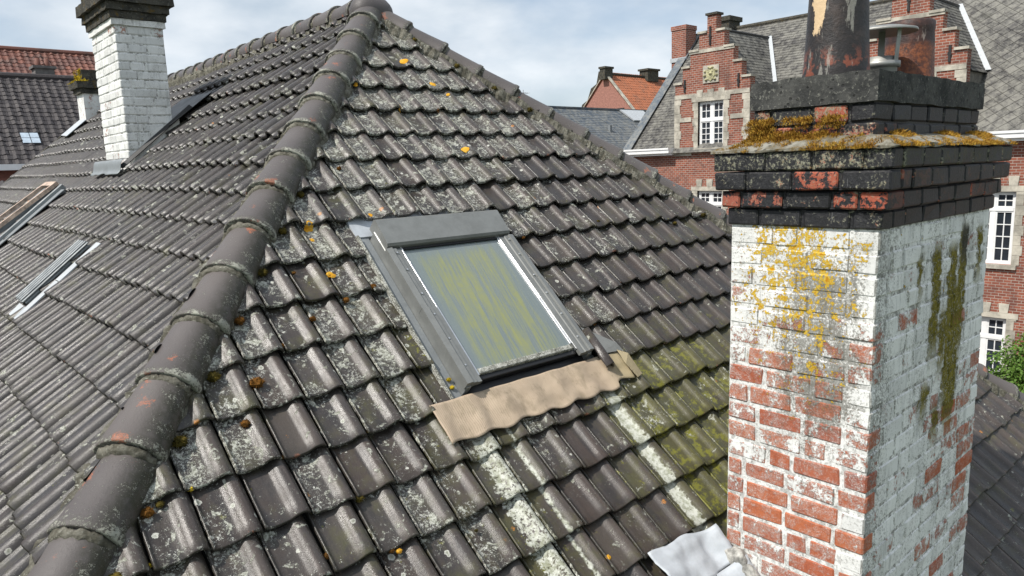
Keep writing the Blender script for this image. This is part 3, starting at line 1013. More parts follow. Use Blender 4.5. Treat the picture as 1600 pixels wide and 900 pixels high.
# ridge running back to the gable
upz = np.array([0, 0, 1.0])
def sagR(y): return -.055 * math.exp(-((y - 10.6) / 2.6) ** 2)
yy = AY + .15; i = 0
while yy < YG - .05:
    p = np.array([AX, yy, APEX[2] + .02 + sagR(yy)])
    barrel('ridge_tile', p, np.array([0, 1.0, random.uniform(-.03, .03)]), upz, .40, .132, .110, random.random(), roof, hscale=.95)
    mortar_ring(p + np.array([0, -.004, 0]), np.array([0, 1.0, 0]), upz, .122, roof)
    yy += .355
mortar_bed((AX, AY, APEX[2]), (AX, YG, APEX[2]), upz, .138, drop=.045)
# apex cap: a domed three-way tile
V = []; UV = []; Fc = []; n = 24; rings = 9
for k in range(rings):
    a = math.radians(100 * k / (rings - 1))
    for i in range(n):
        b = 2 * math.pi * i / n
        lob = 1 + .10 * math.cos(3 * (b - math.radians(90)))
        r = .185 * math.sin(a) * lob
        V.append(APEX + np.array([r * math.cos(b), r * math.sin(b) + .02, .150 * math.cos(a) - .03 + .02]))
        UV.append((.4, .5, .4))
for k in range(rings - 1):
    for i in range(n):
        Fc.append((k * n + i, (k + 1) * n + i, (k + 1) * n + (i + 1) % n, k * n + (i + 1) % n))
mesh_obj('apex_cap', V, Fc, 'hip', roof, True, {'tuv': UV, 'mask': [(0, 0, .4)] * len(V)})
# verge board of the far gable
vb = MB()
for sgn, ex in ((1, ex0), (-1, ex1)):
    a = np.array([ex, YG, H + EZ]); b = np.array([AX, YG, APEX[2]])
    o = [np.array([0, -.10, .055]), np.array([0, .03, .055]), np.array([0, .03, -.10]), np.array([0, -.10, -.10])]
    vb.add([a + q for q in o] + [b + q for q in o], [(0, 1, 5, 4), (1, 2, 6, 5), (2, 3, 7, 6), (3, 0, 4, 7), (0, 3, 2, 1), (4, 5, 6, 7)])
vb.build('verge_board', 'cap_dark', roof)

# ---- brick stacks
def jit_brick(name, x0, x1, y0, y1, z0, z1, mat, parent, mask, c=.007, j=.003):
    """brick with chamfered edges: 24 vertices"""
    V = []; idx = {}
    for ix, sx in enumerate((-1, 1)):
        for iy, sy in enumerate((-1, 1)):
            for iz, sz in enumerate((-1, 1)):
                jx, jy, jz = (random.uniform(-j, j) for _ in range(3))
                X = (x0, x1)[ix] + jx; Y = (y0, y1)[iy] + jy; Z = (z0, z1)[iz] + jz
                for ax in range(3):
                    p = [X - sx * c * (ax != 0), Y - sy * c * (ax != 1), Z - sz * c * (ax != 2)]
                    idx[(ix, iy, iz, ax)] = len(V); V.append(p)
    I = lambda a, b, c_, ax: idx[(a, b, c_, ax)]
    F_ = []
    for ax in range(3):
        for s in (0, 1):
            q = []
            for (p_, r_) in ((0, 0), (0, 1), (1, 1), (1, 0)):
                k = [0, 0, 0]; k[ax] = s; k[(ax + 1) % 3] = p_; k[(ax + 2) % 3] = r_
                q.append(I(*k, ax))
            F_.append(tuple(q) if s == 0 else tuple(q[::-1]))
    for ax in range(3):                     # edge chamfers run along axis ax
        b_, c_ = (ax + 1) % 3, (ax + 2) % 3
        for sb in (0, 1):
            for sc in (0, 1):
                k0 = [0, 0, 0]; k1 = [0, 0, 0]
                k0[b_] = k1[b_] = sb; k0[c_] = k1[c_] = sc; k0[ax] = 0; k1[ax] = 1
                F_.append((I(*k0, b_), I(*k1, b_), I(*k1, c_), I(*k0, c_)))
    for a in (0, 1):
        for b in (0, 1):
            for c2_ in (0, 1):
                F_.append((I(a, b, c2_, 0), I(a, b, c2_, 1), I(a, b, c2_, 2)))
    return mesh_obj(name, V, F_, mat, parent, False, {'mask': [mask] * len(V)})
def brick_course(parent, x0, x1, y0, y1, z0, z1, odd, mat, maskf, bl=.218, bt=.105, jt=.015, gap=.016, name='brick', hdr=.0):
    """one course on the two faces turned to the camera (x = x0 and y = y0)"""
    def run(a, b):
        out = []; p = a; first = True
        while p < b - .03:
            l = bl if not first else random.choice((bl, bl * .78, bl * .6, bt))
            if random.random() < hdr: l = bt
            l *= random.uniform(.95, 1.05)
            e = min(b, p + l)
            if b - e < .07: e = b
            out.append((p, e)); p = e + gap; first = False
        return out
    zt, zb = z1 - jt / 2, z0 + jt / 2
    if odd:
        ly = run(y0, y1); lx = run(x0 + bt + gap, x1)
    else:
        lx = run(x0, x1); ly = run(y0 + bt + gap, y1)
    for a, b in ly:
        jit_brick(name, x0 + random.uniform(-.002, .002), x0 + bt, a, b, zb, zt, mat, parent, maskf('L', a, b, z0))
    for a, b in lx:
        jit_brick(name, a, b, y0 + random.uniform(-.002, .002), y0 + bt, zb, zt, mat, parent, maskf('R', a, b, z0))

# tall chimney on the front slope
CX0, CX1, CY0, CY1 = 3.15, 4.61, 1.247, 1.94
chim = mesh_obj('chimney', *(lambda m: (m.v, m.f))((lambda m: (m.box(CX0 + .0045, CX1, CY0 + .0045, CY1, H - 2.95, H - .31), m)[1])(MB())), 'lime', house, False, {'mask': [(1.0, 1.0, .5)] * 8})
chim['label'] = 'wide flaking whitewashed brick chimney with black corbelled top, close to the camera'
bare = set()
def paint_R(face, a, b, z):
    z = z - H
    if face == 'L':
        p = .98 if z > -.42 else .80 - .62 * sm(z, -.55, -1.30)
        if random.random() < .18: p += .22
        p += random.uniform(-.20, .18)
    else:
        p = .97
        m = (a + b) / 2
        if z < -.65 and random.random() < .07 + .45 * sm(z, -.9, -1.4) * (1 - sm(abs(m - 4.2), .2, .55)): p = random.uniform(.05, .55)
        elif random.random() < .20 and z < -.5: p = random.uniform(.55, .75)
        if a < CX0 + .01 and z < -.75 and random.random() < .5: p = random.uniform(.2, .6)
    return (max(0, min(1, p)), 0.0, random.random())
zc = H - .31; k = 0
CH = .0985
while zc > H - 2.86:
    brick_course(chim, CX0, CX1, CY0, CY1, zc - CH, zc, k % 2 == 0, 'lime', paint_R, hdr=.18)
    zc -= CH; k += 1
# black corbel courses
core = MB()
def tar_mask(paint, moss):
    return lambda face, a, b, z: (paint + random.uniform(-.25, .25), moss + random.uniform(-.2, .2), random.random())
for (o, z0, z1, pt, ms) in ((.014, -.310, -.229, .95, .0), (.036, -.227, -.148, .58, .1), (.060, -.144, -.058, .66, .22), (.066, -.056, .030, .80, .70)):
    core.box(CX0 - o + .012, CX1 + o, CY0 - o + .012, CY1 + o, H + z0 + .002, H + z1 - .001, (1.0, ms, .5))
    brick_course(chim, CX0 - o, CX1 + o, CY0 - o, CY1 + o, H + z0, H + z1, int(z0 * 1000) % 2 == 0, 'tar', tar_mask(pt, ms), name='corbel_brick', bl=.205, jt=.006, gap=.013)
core.build('corbel_core', 'tar', chim)
# sloped, mossy cement weathering
def lumpy_frustum(name, b0, b1, z0, z1, mat, parent, res=40, amp=.008):
    V = []; rings = [(b0, z0), (b0, z0 + .012), (tuple(p * .5 + q * .5 for p, q in zip(b0, b1)), (z0 + z1) / 2 + .012), (b1, z1), ((b1[0] + .1, b1[1] - .1, b1[2] + .1, b1[3] - .1), z1 + .004)]
    per = []
    for i in range(res):
        t = i / res * 4; s_ = int(t); f_ = t - s_
        per.append([(f_, 0), (1, f_), (1 - f_, 1), (0, 1 - f_)][s_])
    for r, ((xa, xb, ya, yb), z) in enumerate(rings):
        for (u, v) in per:
            x = xa + (xb - xa) * u; y = ya + (yb - ya) * v
            w = mnoise.noise(Vector((x * 9, y * 9, z * 9 + r)))
            V.append((x + amp * w, y + amp * mnoise.noise(Vector((x * 11, y * 11, 5))), z + amp * w * 1.5))
    Fc = [(r * res + i, r * res + (i + 1) % res, (r + 1) * res + (i + 1) % res, (r + 1) * res + i) for r in range(len(rings) - 1) for i in range(res)]
    Fc.append(tuple(range((len(rings) - 1) * res, len(rings) * res)))
    return mesh_obj(name, V, Fc, mat, parent, False)
lumpy_frustum('weathering', (CX0 - .075, CX1 + .075, CY0 - .075, CY1 + .075), (CX0 + .045, CX1 - .045, CY0 + .045, CY1 - .045), H + .030, H + .088, 'ledge', chim, 120)
UX0, UX1, UY0, UY1 = CX0 + .066, CX1 - .066, CY0 + .066, CY1 - .066
box('upper_core', UX0 + .012, UX1 - .002, UY0 + .012, UY1, H + .05, H + .226, 'tar', chim, (.9, .3, .5))
for q, (z0, z1) in enumerate(((.062, .140), (.142, .222))):
    brick_course(chim, UX0, UX1, UY0, UY1, H + z0, H + z1, q == 0, 'tar', lambda f, a, b, z: ((.60 if f == 'L' else .98) + random.uniform(-.35, .15), (.55 if f == 'L' else .1) + random.uniform(-.2, .2), random.random()), bl=.19, jt=.006, gap=.013)
def lumpy_box(name, x0, x1, y0, y1, z0, z1, mat, parent, step_=.05, amp=.006, seed=0):
    bm = bmesh.new()
    def grid(o, du, dv, nu, nv):
        vs = [[bm.verts.new(Vector(o) + Vector(du) * (i / nu) + Vector(dv) * (j / nv)) for j in range(nv + 1)] for i in range(nu + 1)]
        for i in range(nu):
            for j in range(nv):
                bm.faces.new((vs[i][j], vs[i + 1][j], vs[i + 1][j + 1], vs[i][j + 1]))
    nx_, ny_, nz_ = (max(1, int((b - a) / step_)) for a, b in ((x0, x1), (y0, y1), (z0, z1)))
    X, Y, Z = (x1 - x0, 0, 0), (0, y1 - y0, 0), (0, 0, z1 - z0)
    grid((x0, y0, z1), X, Y, nx_, ny_); grid((x0, y0, z0), Y, X, ny_, nx_)
    grid((x0, y0, z0), X, Z, nx_, nz_); grid((x0, y1, z0), Z, X, nz_, nx_)
    grid((x0, y0, z0), Z, Y, nz_, ny_); grid((x1, y0, z0), Y, Z, ny_, nz_)
    bmesh.ops.remove_doubles(bm, verts=bm.verts, dist=.0005)
    for v in bm.verts:
        c = v.co
        d = Vector((mnoise.noise(c * 11 + Vector((seed, 0, 0))), mnoise.noise(c * 11 + Vector((seed, 9, 0))), mnoise.noise(c * 11 + Vector((seed, 0, 9)))))
        v.co = c + d * amp
    bm.normal_update()
    me = bpy.data.meshes.new(name); bm.to_mesh(me); bm.free()
    me.materials.append(MT[mat])
    at = me.attributes.new('mask', 'FLOAT_VECTOR', 'POINT')
    at.data.foreach_set('vector', np.tile(np.array([.9, .3, .5], dtype=np.float32), len(me.vertices)))
    return link(bpy.data.objects.new(name, me), parent)
lumpy_box('cap_slab', UX0 - .012, UX1 + .012, UY0 - .012, UY1 + .012, H + .224, H + .352, 'cement', chim, .035, .007)
# pots and flue
def lathe_obj(name, c, prof, mat, parent, n=36, wob=.01, cut=None):
    m = MB(); m.lathe((0, 0, 0), prof, n, wob)
    o = m.build(name, mat, parent, True)
    o.location = c
    return o
PZ = H + .350
pot = MB()
n = 48; prof = [(.146, 0), (.147, .02), (.142, .05), (.133, .22), (.127, .36), (.126, .42), (.125, .44)]
V = []; Fc = []
for k, (r, z) in enumerate(prof):
    for i in range(n):
        a = 2 * math.pi * i / n
        zz = z
        if z > .40:                                # broken rim towards the left
            cut = sm(math.cos(a - math.radians(165)), .55, .90) * .045 + .010 * mnoise.noise(Vector((math.cos(a) * 4, math.sin(a) * 4, 1)))
            zz = z - cut
        rr = r * (1 + .012 * mnoise.noise(Vector((math.cos(a) * 1.5, math.sin(a) * 1.5, z * 4))))
        V.append((rr * math.cos(a), rr * math.sin(a), zz))
m0 = len(V)
for i in range(n):
    a = 2 * math.pi * i / n
    V.append((.106 * math.cos(a), .106 * math.sin(a), V[(len(prof) - 1) * n + i][2] - .004))
for i in range(n):
    a = 2 * math.pi * i / n
    V.append((.108 * math.cos(a), .108 * math.sin(a), .02))
for k in range(len(prof) + 1):
    for i in range(n):
        Fc.append((k * n + i, k * n + (i + 1) % n, (k + 1) * n + (i + 1) % n, (k + 1) * n + i))
o = mesh_obj('chimney_pot', V, Fc, 'pot', chim, True); o.location = (3.46, 1.60, PZ)
o['label'] = 'black coated clay pot with peeled cream patch'
o = lathe_obj('chimney_pot', (4.31, 1.60, PZ), [(.132, 0), (.132, .03), (.126, .06), (.119, .25), (.116, .285), (.119, .30), (.119, .335), (.112, .345), (.098, .34), (.096, .02)], 'pot_red', chim)
o['label'] = 'scorched red clay pot'
cow = MB()
cow.lathe((0, 0, 0), [(.080, 0), (.080, .085), (.084, .09), (.084, .105), (.078, .11), (.078, .135), (.070, .135), (.070, 0)], 28)
fl = cow.build('flue_pipe', 'steel', chim, True); fl.location = (3.945, 1.60, PZ)
m = MB(); m.lathe((0, 0, .098), [(.0845, -.016), (.094, -.014), (.094, .014), (.0845, .016)], 28)
m.box(.088, .118, -.02, .02, .088, .108)
m.build('clamp_ring', 'steel', fl, True)
m = MB(); m.lathe((0, 0, .262), [(.164, -.010), (.166, -.004), (.162, .002), (.10, .018), (.04, .027), (.001, .030)], 36)
m.lathe((0, 0, .262), [(.164, -.010), (.155, -.008), (.10, .010), (.001, .022)], 36)
m.build('rain_cap', 'steel', fl, True)
for ang in (20, 140, 260):
    a = math.radians(ang); m = MB()
    ca, sa = math.cos(a), math.sin(a)
    p0 = np.array([.081 * ca, .081 * sa, .10]); p1 = np.array([.083 * ca, .083 * sa, .275])
    t_ = np.array([-sa, ca, 0]) * .016; r_ = np.array([ca, sa, 0]) * .003
    p1 = p1 + np.array([ca, sa, 0]) * .012
    m.add([p0 - t_, p0 + t_, p1 + t_, p1 - t_, p0 - t_ + r_, p0 + t_ + r_, p1 + t_ + r_, p1 - t_ + r_],
          [(0, 1, 2, 3), (4, 7, 6, 5), (0, 4, 5, 1), (1, 5, 6, 2), (2, 6, 7, 3), (3, 7, 4, 0)])
    m.build('strut', 'steel', fl)
# tufts of golden moss on the weathering
def tuft_mesh(spots, blades, hgt, name, mat, parent, spread=1.0):
    V = []; Fc = []
    for (x, y, z, r, up) in spots:
        upv_ = Vector(up).normalized(); t1 = upv_.orthogonal().normalized(); t2 = upv_.cross(t1)
        nb_ = max(4, int(blades * (r / .03) ** 1.6))
        for _ in range(nb_):
            a = random.uniform(0, 2 * math.pi); q = r * math.sqrt(random.random())
            base = Vector((x, y, z)) + (t1 * math.cos(a) + t2 * math.sin(a)) * q
            hh = hgt * random.uniform(.5, 1.25) * (1.05 - .6 * q / max(r, 1e-4)) * (r / .03) ** .4
            dirv = (upv_ + (t1 * random.uniform(-1, 1) + t2 * random.uniform(-1, 1)) * .75 * spread).normalized()
            sd = dirv.orthogonal().normalized()
            sd = (Matrix.Rotation(random.uniform(0, 6.28), 3, dirv) @ sd) * hh * random.uniform(.06, .13)
            mid = base + dirv * hh * .55; tip = base + dirv * hh + Vector((random.uniform(-1, 1), random.uniform(-1, 1), random.uniform(-.6, .6))) * hh * .3
            o = len(V)
            V += [base - sd * .5, base + sd * .5, mid + sd, mid - sd, tip]
            Fc += [(o, o + 1, o + 2, o + 3), (o + 3, o + 2, o + 4)]
    return mesh_obj(name, V, Fc, mat, parent)
sp = []
for _ in range(260):                                   # sunlit side: thick
    y = random.uniform(CY0 + .0, CY1 - .02); b = abs(random.gauss(0, .5))
    x = CX0 - .055 + min(1, b) * .10
    z = H + .036 + (x - CX0 + .07) * .45
    if random.random() < .35: x = CX0 - .070; z = H + .034
    if mnoise.noise(Vector((y * 9.0, x * 9, 1))) < -.08: continue
    sp.append((x, y, z, random.uniform(.012, .030), (-.3, 0, 1)))
for _ in range(105):                                     # against the upper block
    y = random.uniform(CY0 + .05, CY1 - .05)
    if mnoise.noise(Vector((y * 8, 3.3, 0))) < -.05: continue
    z = H + random.choice((.080, .085, .10, .13, .16))
    sp.append((UX0 - .010 - random.random() * .03, y, z, random.uniform(.018, .046), (-.6, 0, 1)))
for _ in range(330):                                    # shaded side: rim and some clumps
    x = random.uniform(CX0 - .03, CX1 + .05)
    w = mnoise.noise(Vector((x * 3.0, 8.1, 0)))
    y = CY0 - .060 + abs(random.gauss(0, .45)) * .07
    if random.random() < .45: y = CY0 - .068
    if mnoise.noise(Vector((x * 9.0, 2.2, 5))) < .0 and random.random() < .75: continue
    sp.append((x, y, H + .036 + (y - CY0 + .07) * .42, random.uniform(.012, .028) * (1 + w * .8), (0, -.3, 1)))
for _ in range(90):
    x = random.choice((4.02, 4.40, 4.46, 4.50, 4.52, 3.45)) + random.gauss(0, .05)
    sp.append((x, UY0 - .01 - random.random() * .03, H + .08, random.uniform(.022, .055), (0, -.4, 1)))
o = tuft_mesh(sp, 95, .024, 'dry_moss', 'moss_gold', chim); o['kind'] = 'stuff'
o['label'] = 'golden brown dry moss along the chimney ledge'
# zinc and mortar at the foot of the stack (uphill-left corner)
def draped_sheet(name, frame, x0, x1, s0, s1, nx_, ns_, nfun, mat, parent, edge=None, thick=.004):
    V = []; Fc = []
    for j in range(ns_ + 1):
        for i in range(nx_ + 1):
            x = x0 + (x1 - x0) * i / nx_; s_ = s0 + (s1 - s0) * j / ns_
            if edge: s_ = edge(x, s_, j / ns_)
            V.append(frame(x, s_, nfun(x, s_)))
    for j in range(ns_):
        for i in range(nx_):
            a = j * (nx_ + 1) + i
            Fc.append((a, a + 1, a + nx_ + 2, a + nx_ + 1))
    o = mesh_obj(name, V, Fc, mat, parent, True)
    md = o.modifiers.new('thick', 'SOLIDIFY'); md.thickness = thick; md.offset = 1
    return o
def crumple(x, s_): return .058 + .010 * abs(mnoise.noise(Vector((x * 23 + s_ * 9, s_ * 21, 8)))) + .024 * mnoise.noise(Vector((x * 7, s_ * 7, 1))) + .012 * mnoise.noise(Vector((x * 16, s_ * 16, 4)))
draped_sheet('lead_flashing', FP, 2.66, 3.12, -.02, .20, 26, 14, lambda x, s_: crumple(x, s_) + .07 * sm(x, 3.0, 3.12), 'lead', chim,
             edge=lambda x, s_, t: s_ + .02 * mnoise.noise(Vector((x * 6, t, 9))) + (x - 2.9) * -.10)
draped_sheet('lead_flashing', FP, 2.60, 3.13, -.70, -.03, 26, 20, lambda x, s_: crumple(x, s_) + .10 * sm(x, 2.95, 3.13), 'lead', chim)
V = []; Fc = []
for (x, s_, n_, r) in ((3.10, -.12, .12, .052), (3.11, -.02, .10, .06), (3.09, -.26, .12, .052), (3.12, .07, .07, .045), (3.10, -.40, .12, .052), (3.08, -.54, .12, .052), (3.11, -.66, .1, .07)):
    bm = bmesh.new(); bmesh.ops.create_icosphere(bm, subdivisions=3, radius=r)
    c = FP(x, s_, n_)
    o = len(V)
    for v in bm.verts:
        q = v.co * (1 + .35 * mnoise.noise(v.co * 22 + Vector((x * 9, s_ * 9, 0))) + .2 * mnoise.noise(v.co * 50))
        V.append((c[0] + q.x * .7, c[1] + q.y * 1.1, c[2] + q.z * 1.1))
    Fc += [tuple(v.index + o for v in f.verts) for f in bm.faces]
    bm.free()
MT['fillet'] = simple('crumbling_mortar', (.36, .35, .32), .95, var=.6, scale=22, bump=.8)
mesh_obj('mortar_fillet', V, Fc, 'fillet', chim, True, {'mask': [(1.0, 0, .5)] * len(V)})

# white chimney on the left slope
BX0, BX1, BY0, BY1 = 1.95, 2.38, 7.65, 8.50
chb = mesh_obj('chimney', *(lambda m: (m.v, m.f))((lambda m: (m.box(BX0 + .007, BX1, BY0 + .007, BY1, H - .25, H + 1.47), m)[1])(MB())), 'lime_b', house, False, {'mask': [(1.0, 1.0, .5)] * 8})
chb['label'] = 'slim whitewashed brick chimney with dark stone top, on the left slope'
def paint_L(face, a, b, z):
    p = 1.0 + random.uniform(-.08, .05)
    if random.random() < .06: p = random.uniform(.45, .7)
    if face == 'L' and b > BY1 - .12 and random.random() < .35: p = random.uniform(.3, .7)
    if z - H > 1.20 and random.random() < .3: p = random.uniform(.45, .8)
    return (min(1, p), 0.0, random.random())
zc = H + 1.42; k = 0
while zc > H - .12:
    brick_course(chb, BX0, BX1, BY0, BY1, zc - .0815, zc, k % 2 == 0, 'lime_b', paint_L, bl=.205, bt=.10, gap=.010, jt=.010)
    zc -= .0815; k += 1
lumpy_box('corbel', BX0 - .02, BX1 + .02, BY0 - .02, BY1 + .02, H + 1.42, H + 1.475, 'lime_b', chb, .06, .006, 3)
for q, (o, z0, z1) in enumerate(((.035, 1.477, 1.545), (.060, 1.547, 1.615), (.095, 1.617, 1.715), (.045, 1.717, 1.80))):
    lumpy_box('corbel', BX0 - o, BX1 + o, BY0 - o, BY1 + o, H + z0, H + z1, 'cap_dark', chb, .05, .010, 11 + q)
tuft_mesh([(BX0 - .08 + random.random() * .05, random.uniform(BY0, BY1), H + 1.715, random.uniform(.015, .03), (0, 0, 1)) for _ in range(30)], 20, .03, 'moss', 'moss_yel', chb)['kind'] = 'stuff'
# zinc skirt and soakers round its foot
def Ls(x, z): return (x * math.cos(QL) + z * math.sin(QL))
s_front = Ls(BX0, .839 * BX0 - 1.547); s_back = Ls(BX1, .839 * BX1 - 1.547)
draped_sheet('lead_skirt', lambda y, s_, n_: LP(y, s_, n_), BY1 + .12, BY0 - .10, s_front - .13, s_front + .01, 24, 8, lambda y, s_: .066 + .006 * mnoise.noise(Vector((y * 9, s_ * 9, 0))) + .06 * sm(s_, s_front - .10, s_front), 'zinc', chb,
             edge=lambda x, s_, t: s_ + (.03 * mnoise.noise(Vector((x * 5, 2, 1))) if t < .1 else 0))
so = MB()
zb = lambda x: H + .839 * x - 1.547
def quadprism(m, pts, d):
    d = np.array(d); pts = [np.array(p) for p in pts]
    m.add(pts + [p + d for p in pts], [tuple(range(4)), (7, 6, 5, 4)] + [(i, i + 4, (i + 1) % 4 + 4, (i + 1) % 4) for i in range(4)])
quadprism(so, [(BX0 + .0, BY0 - .006, zb(BX0) + .03), (BX1 + .06, BY0 - .006, zb(BX1 + .06) + .02), (BX1 + .06, BY0 - .006, zb(BX1) + .14), (BX0 + .20, BY0 - .006, zb(BX0) + .36)], (0, -.006, 0))
so.build('side_flashing', 'lime_b', chb)
so = MB()
quadprism(so, [LP(BY0 - .06, s_front - .05, .062), LP(BY0 - .014, s_front - .05, .09), LP(BY0 - .014, s_back + .30, .09), LP(BY0 - .04, s_back + .30, .062)], nL * .006)
so.build('side_gutter', 'iron', chb)
so = MB()
quadprism(so, [LP(BY1, s_back + .0, .075), LP(BY0 - .08, s_back, .075), LP(BY0 - .08, s_back + .55, .052), LP(BY1, s_back + .55, .052)], nL * .006)
so.build('back_gutter_shadow', 'black', chb)  # black sheet: the chimney's shadow over the gutter put into its colour

# small mossy chimney near the far gable
chc = MB(); chc.box(2.93, 3.22, 13.75, 14.2, H + .6, H + 1.42); chc = chc.build('chimney', 'lime_b', house)
chc['label'] = 'small stubby chimney with yellow mossy top near the far gable'
at = chc.data.attributes['mask']; at.data.foreach_set('vector', np.tile(np.array([.62, 0, .3], dtype=np.float32), 8))
for q, (o, z0, z1) in enumerate(((.04, 1.42, 1.50), (.09, 1.502, 1.60))):
    lumpy_box('corbel', 2.93 - o, 3.22 + o, 13.75 - o, 14.2 + o, H + z0, H + z1, 'cap_dark', chc, .08, .012, 31 + q)
lumpy_box('cap_block', 2.95, 3.20, 13.78, 14.17, H + 1.602, H + 1.80, 'cap_dark', chc, .08, .012, 41)
tuft_mesh([(random.uniform(2.84, 2.98), random.uniform(13.66, 14.25), H + 1.60, random.uniform(.02, .05), (-.2, 0, 1)) for _ in range(60)] +
          [(2.945, random.uniform(13.75, 14.2), H + random.uniform(1.62, 1.8), random.uniform(.02, .04), (-1, 0, .4)) for _ in range(40)], 16, .045, 'moss', 'moss_yel', chc)['kind'] = 'stuff'
so = MB()
quadprism(so, [LP(14.3, 2.52, .07), LP(13.6, 2.45, .07), LP(13.6, 2.85, .075), LP(14.3, 2.95, .075)], nL * .008)
so.build('lead_skirt', 'lead', chc)

# ---- roof window in the front slope
win = empty('roof_window', parent=house)
win['label'] = 'grey framed roof window with green algae streaks on its glass'
def fbox(name, x0, x1, s0, s1, n0, n1, mat, parent=win, bev=.004):
    V = [FP(x, s_, n_) for x in (x0, x1) for s_ in (s0, s1) for n_ in (n0, n1)]
    o = mesh_obj(name, V, [(0, 1, 3, 2), (4, 6, 7, 5), (0, 4, 5, 1), (2, 3, 7, 6), (0, 2, 6, 4), (1, 5, 7, 3)], mat, parent)
    return bevel(o, bev) if bev else o
WX0, WX1, WS0, WS1 = 2.195, 3.145, 1.335, 2.465
fbox('side_gutter', WX0 - .085, WX0 - .002, WS0 - .06, WS1 + .02, -.03, .012, 'zinc', bev=0)
fbox('side_gutter', WX1 + .002, WX1 + .075, WS0 - .06, WS1 + .02, -.03, .012, 'frame_grey', bev=0)
fbox('gutter_lip', WX0 - .088, WX0 - .074, WS0 - .06, WS1 + .02, .0125, .040, 'crust', bev=0)
fbox('frame_side', WX0, WX0 + .030, WS0, WS1, -.04, .085, 'frame_grey')
fbox('frame_side', WX1 - .030, WX1, WS0, WS1, -.04, .085, 'frame_grey')
fbox('frame_top', WX0 + .031, WX1 - .031, WS1 - .16, WS1, -.04, .080, 'frame_grey')
fbox('head_gutter', WX0 - .08, WX1 + .07, WS1 + .021, WS1 + .20, -.03, .020, 'lead', bev=0)
fbox('frame_bottom', WX0 + .031, WX1 - .031, WS0 - .035, WS0 + .03, -.04, .030, 'black')
fbox('base_tray', WX0 + .031, WX1 - .031, WS0 + .031, WS1 - .161, -.04, .020, 'black', bev=0)
# cover profiles: raised outer rib, step and inner flat
for side in (0, 1):
    def xx(t): return WX0 + t if side == 0 else WX1 - t
    segs = ((WS0 + .01, WS0 + .52), (WS0 + .522, WS1 - .162)) if side == 0 else ((WS0 + .01, WS0 + .60), (WS0 + .602, WS1 - .162))
    for q, (a, b) in enumerate(segs):
        prof2 = [(-.006, .060), (-.006, .110), (.030, .116), (.034, .104), (.062, .104), (.066, .097), (.098, .095), (.098, .070)]
        V = []; h = .003 * (q == 0)
        for s_ in (a, b):
            V += [FP(xx(t), s_, n_ + h) for t, n_ in prof2]
        m_ = len(prof2)
        Fc = [(i, i + 1, m_ + i + 1, m_ + i) for i in range(m_ - 1)] + [tuple(range(m_))[::-1], tuple(range(m_, 2 * m_))]
        if side: Fc = [f[::-1] for f in Fc]
        mesh_obj('cover_strip', V, Fc, 'frame_grey', win)
    for s_ in (WS0 + .12, WS0 + .30, WS0 + .47, WS0 + .62, WS0 + .80, WS0 + .93):
        m = MB(); c = FP(xx(.048), s_, .106); m.tube(c, c + nF * .006, .007, .005, 8); m.build('screw', 'alu', win)
# top hood
V = []
prof3 = [(-.150, .050), (-.150, .112), (-.138, .126), (.035, .140), (.050, .128), (.050, .05)]
for x in (WX0 + .008, WX1 - .012):
    V += [FP(x, WS1 + t, n_) for t, n_ in prof3]
m_ = 6
mesh_obj('top_hood', V, [(i, m_ + i, m_ + (i + 1) % m_, (i + 1) % m_) for i in range(m_)] + [tuple(range(m_)), tuple(range(m_, 2 * m_))[::-1]], 'frame_grey', win)
GX0, GX1, GS0, GS1 = WX0 + .112, WX1 - .104, WS0 + .095, WS1 - .168
fbox('sash_rail', WX0 + .0985, WX0 + .1115, WS0 + .05, GS1 + .02, .04, .094, 'alu', bev=.002)
fbox('sash_rail', WX1 - .1035, WX1 - .0985, WS0 + .05, GS1 + .02, .04, .094, 'alu', bev=.001)
fbox('sash_rail', WX1 - .118, WX1 - .1045, GS0, GS1 + .02, .04, .0885, 'alu', bev=.002)
fbox('glazing_gasket', GX0, GX1 - .016, GS1, GS1 + .012, .045, .092, 'black', bev=0)
gl = mesh_obj('pane', [FP(x, s_, n_) for n_ in (.072, .080) for x, s_ in ((GX0, GS0), (GX1 - .015, GS0), (GX1 - .015, GS1), (GX0, GS1))],
              [(3, 2, 1, 0), (4, 5, 6, 7), (0, 1, 5, 4), (1, 2, 6, 5), (2, 3, 7, 6), (3, 0, 4, 7)], 'glass', win, False,
              {'suv': [(0, 0, 0), (1, 0, 0), (1, 1, 0), (0, 1, 0)] * 2})
fbox('bottom_rail', GX0 - .010, GX1 - .004, GS0 - .034, GS0 - .001, .052, .087, 'crust', bev=.004)
fbox('sash_bottom', WX0 + .099, WX1 - .101, WS0 + .030, GS0 - .036, .021, .070, 'black')
for x in (2.42, 2.96):
    m = MB(); c = FP(x, WS0 - .036, .004); m.tube(c, c - SF * .004 + nF * .0, .012, .012, 10); m.build('rivet', 'steel', win)
# pleated apron dressed over the tiles below
def roll_n(x, s_):
    u = ((x - 1.206) / TW) % 1.0
    s_k = ((s_ - .7396) / GF) % 1.0
    return prof_n(min(u, .96)) + TT * (1 - s_k)
def apron_n(x, s_):
    u = ((x - 1.206) / TW)
    w = .5 - .5 * math.cos(2 * math.pi * (u - .24))
    base = .050 + .014 * w + .010 * mnoise.noise(Vector((x * 13, s_ * 13, 2)))
    k = sm(s_, 1.20, 1.31)
    return base * (1 - k) + (.050 + .008 * w + .004 * mnoise.noise(Vector((x * 9, s_ * 12, 5)))) * k
draped_sheet('apron', FP, 1.955, 3.37, 1.085, 1.312, 110, 16, apron_n, 'apron', win,
             edge=lambda x, s_, t: s_ + (1 - t) * (.009 * math.sin((x - 1.206) / TW * 6.283 + 1.2) + .016 * mnoise.noise(Vector((x * 5, 0, 3)))) + (.0 if x < 3.2 else .03 * (1 - t)))
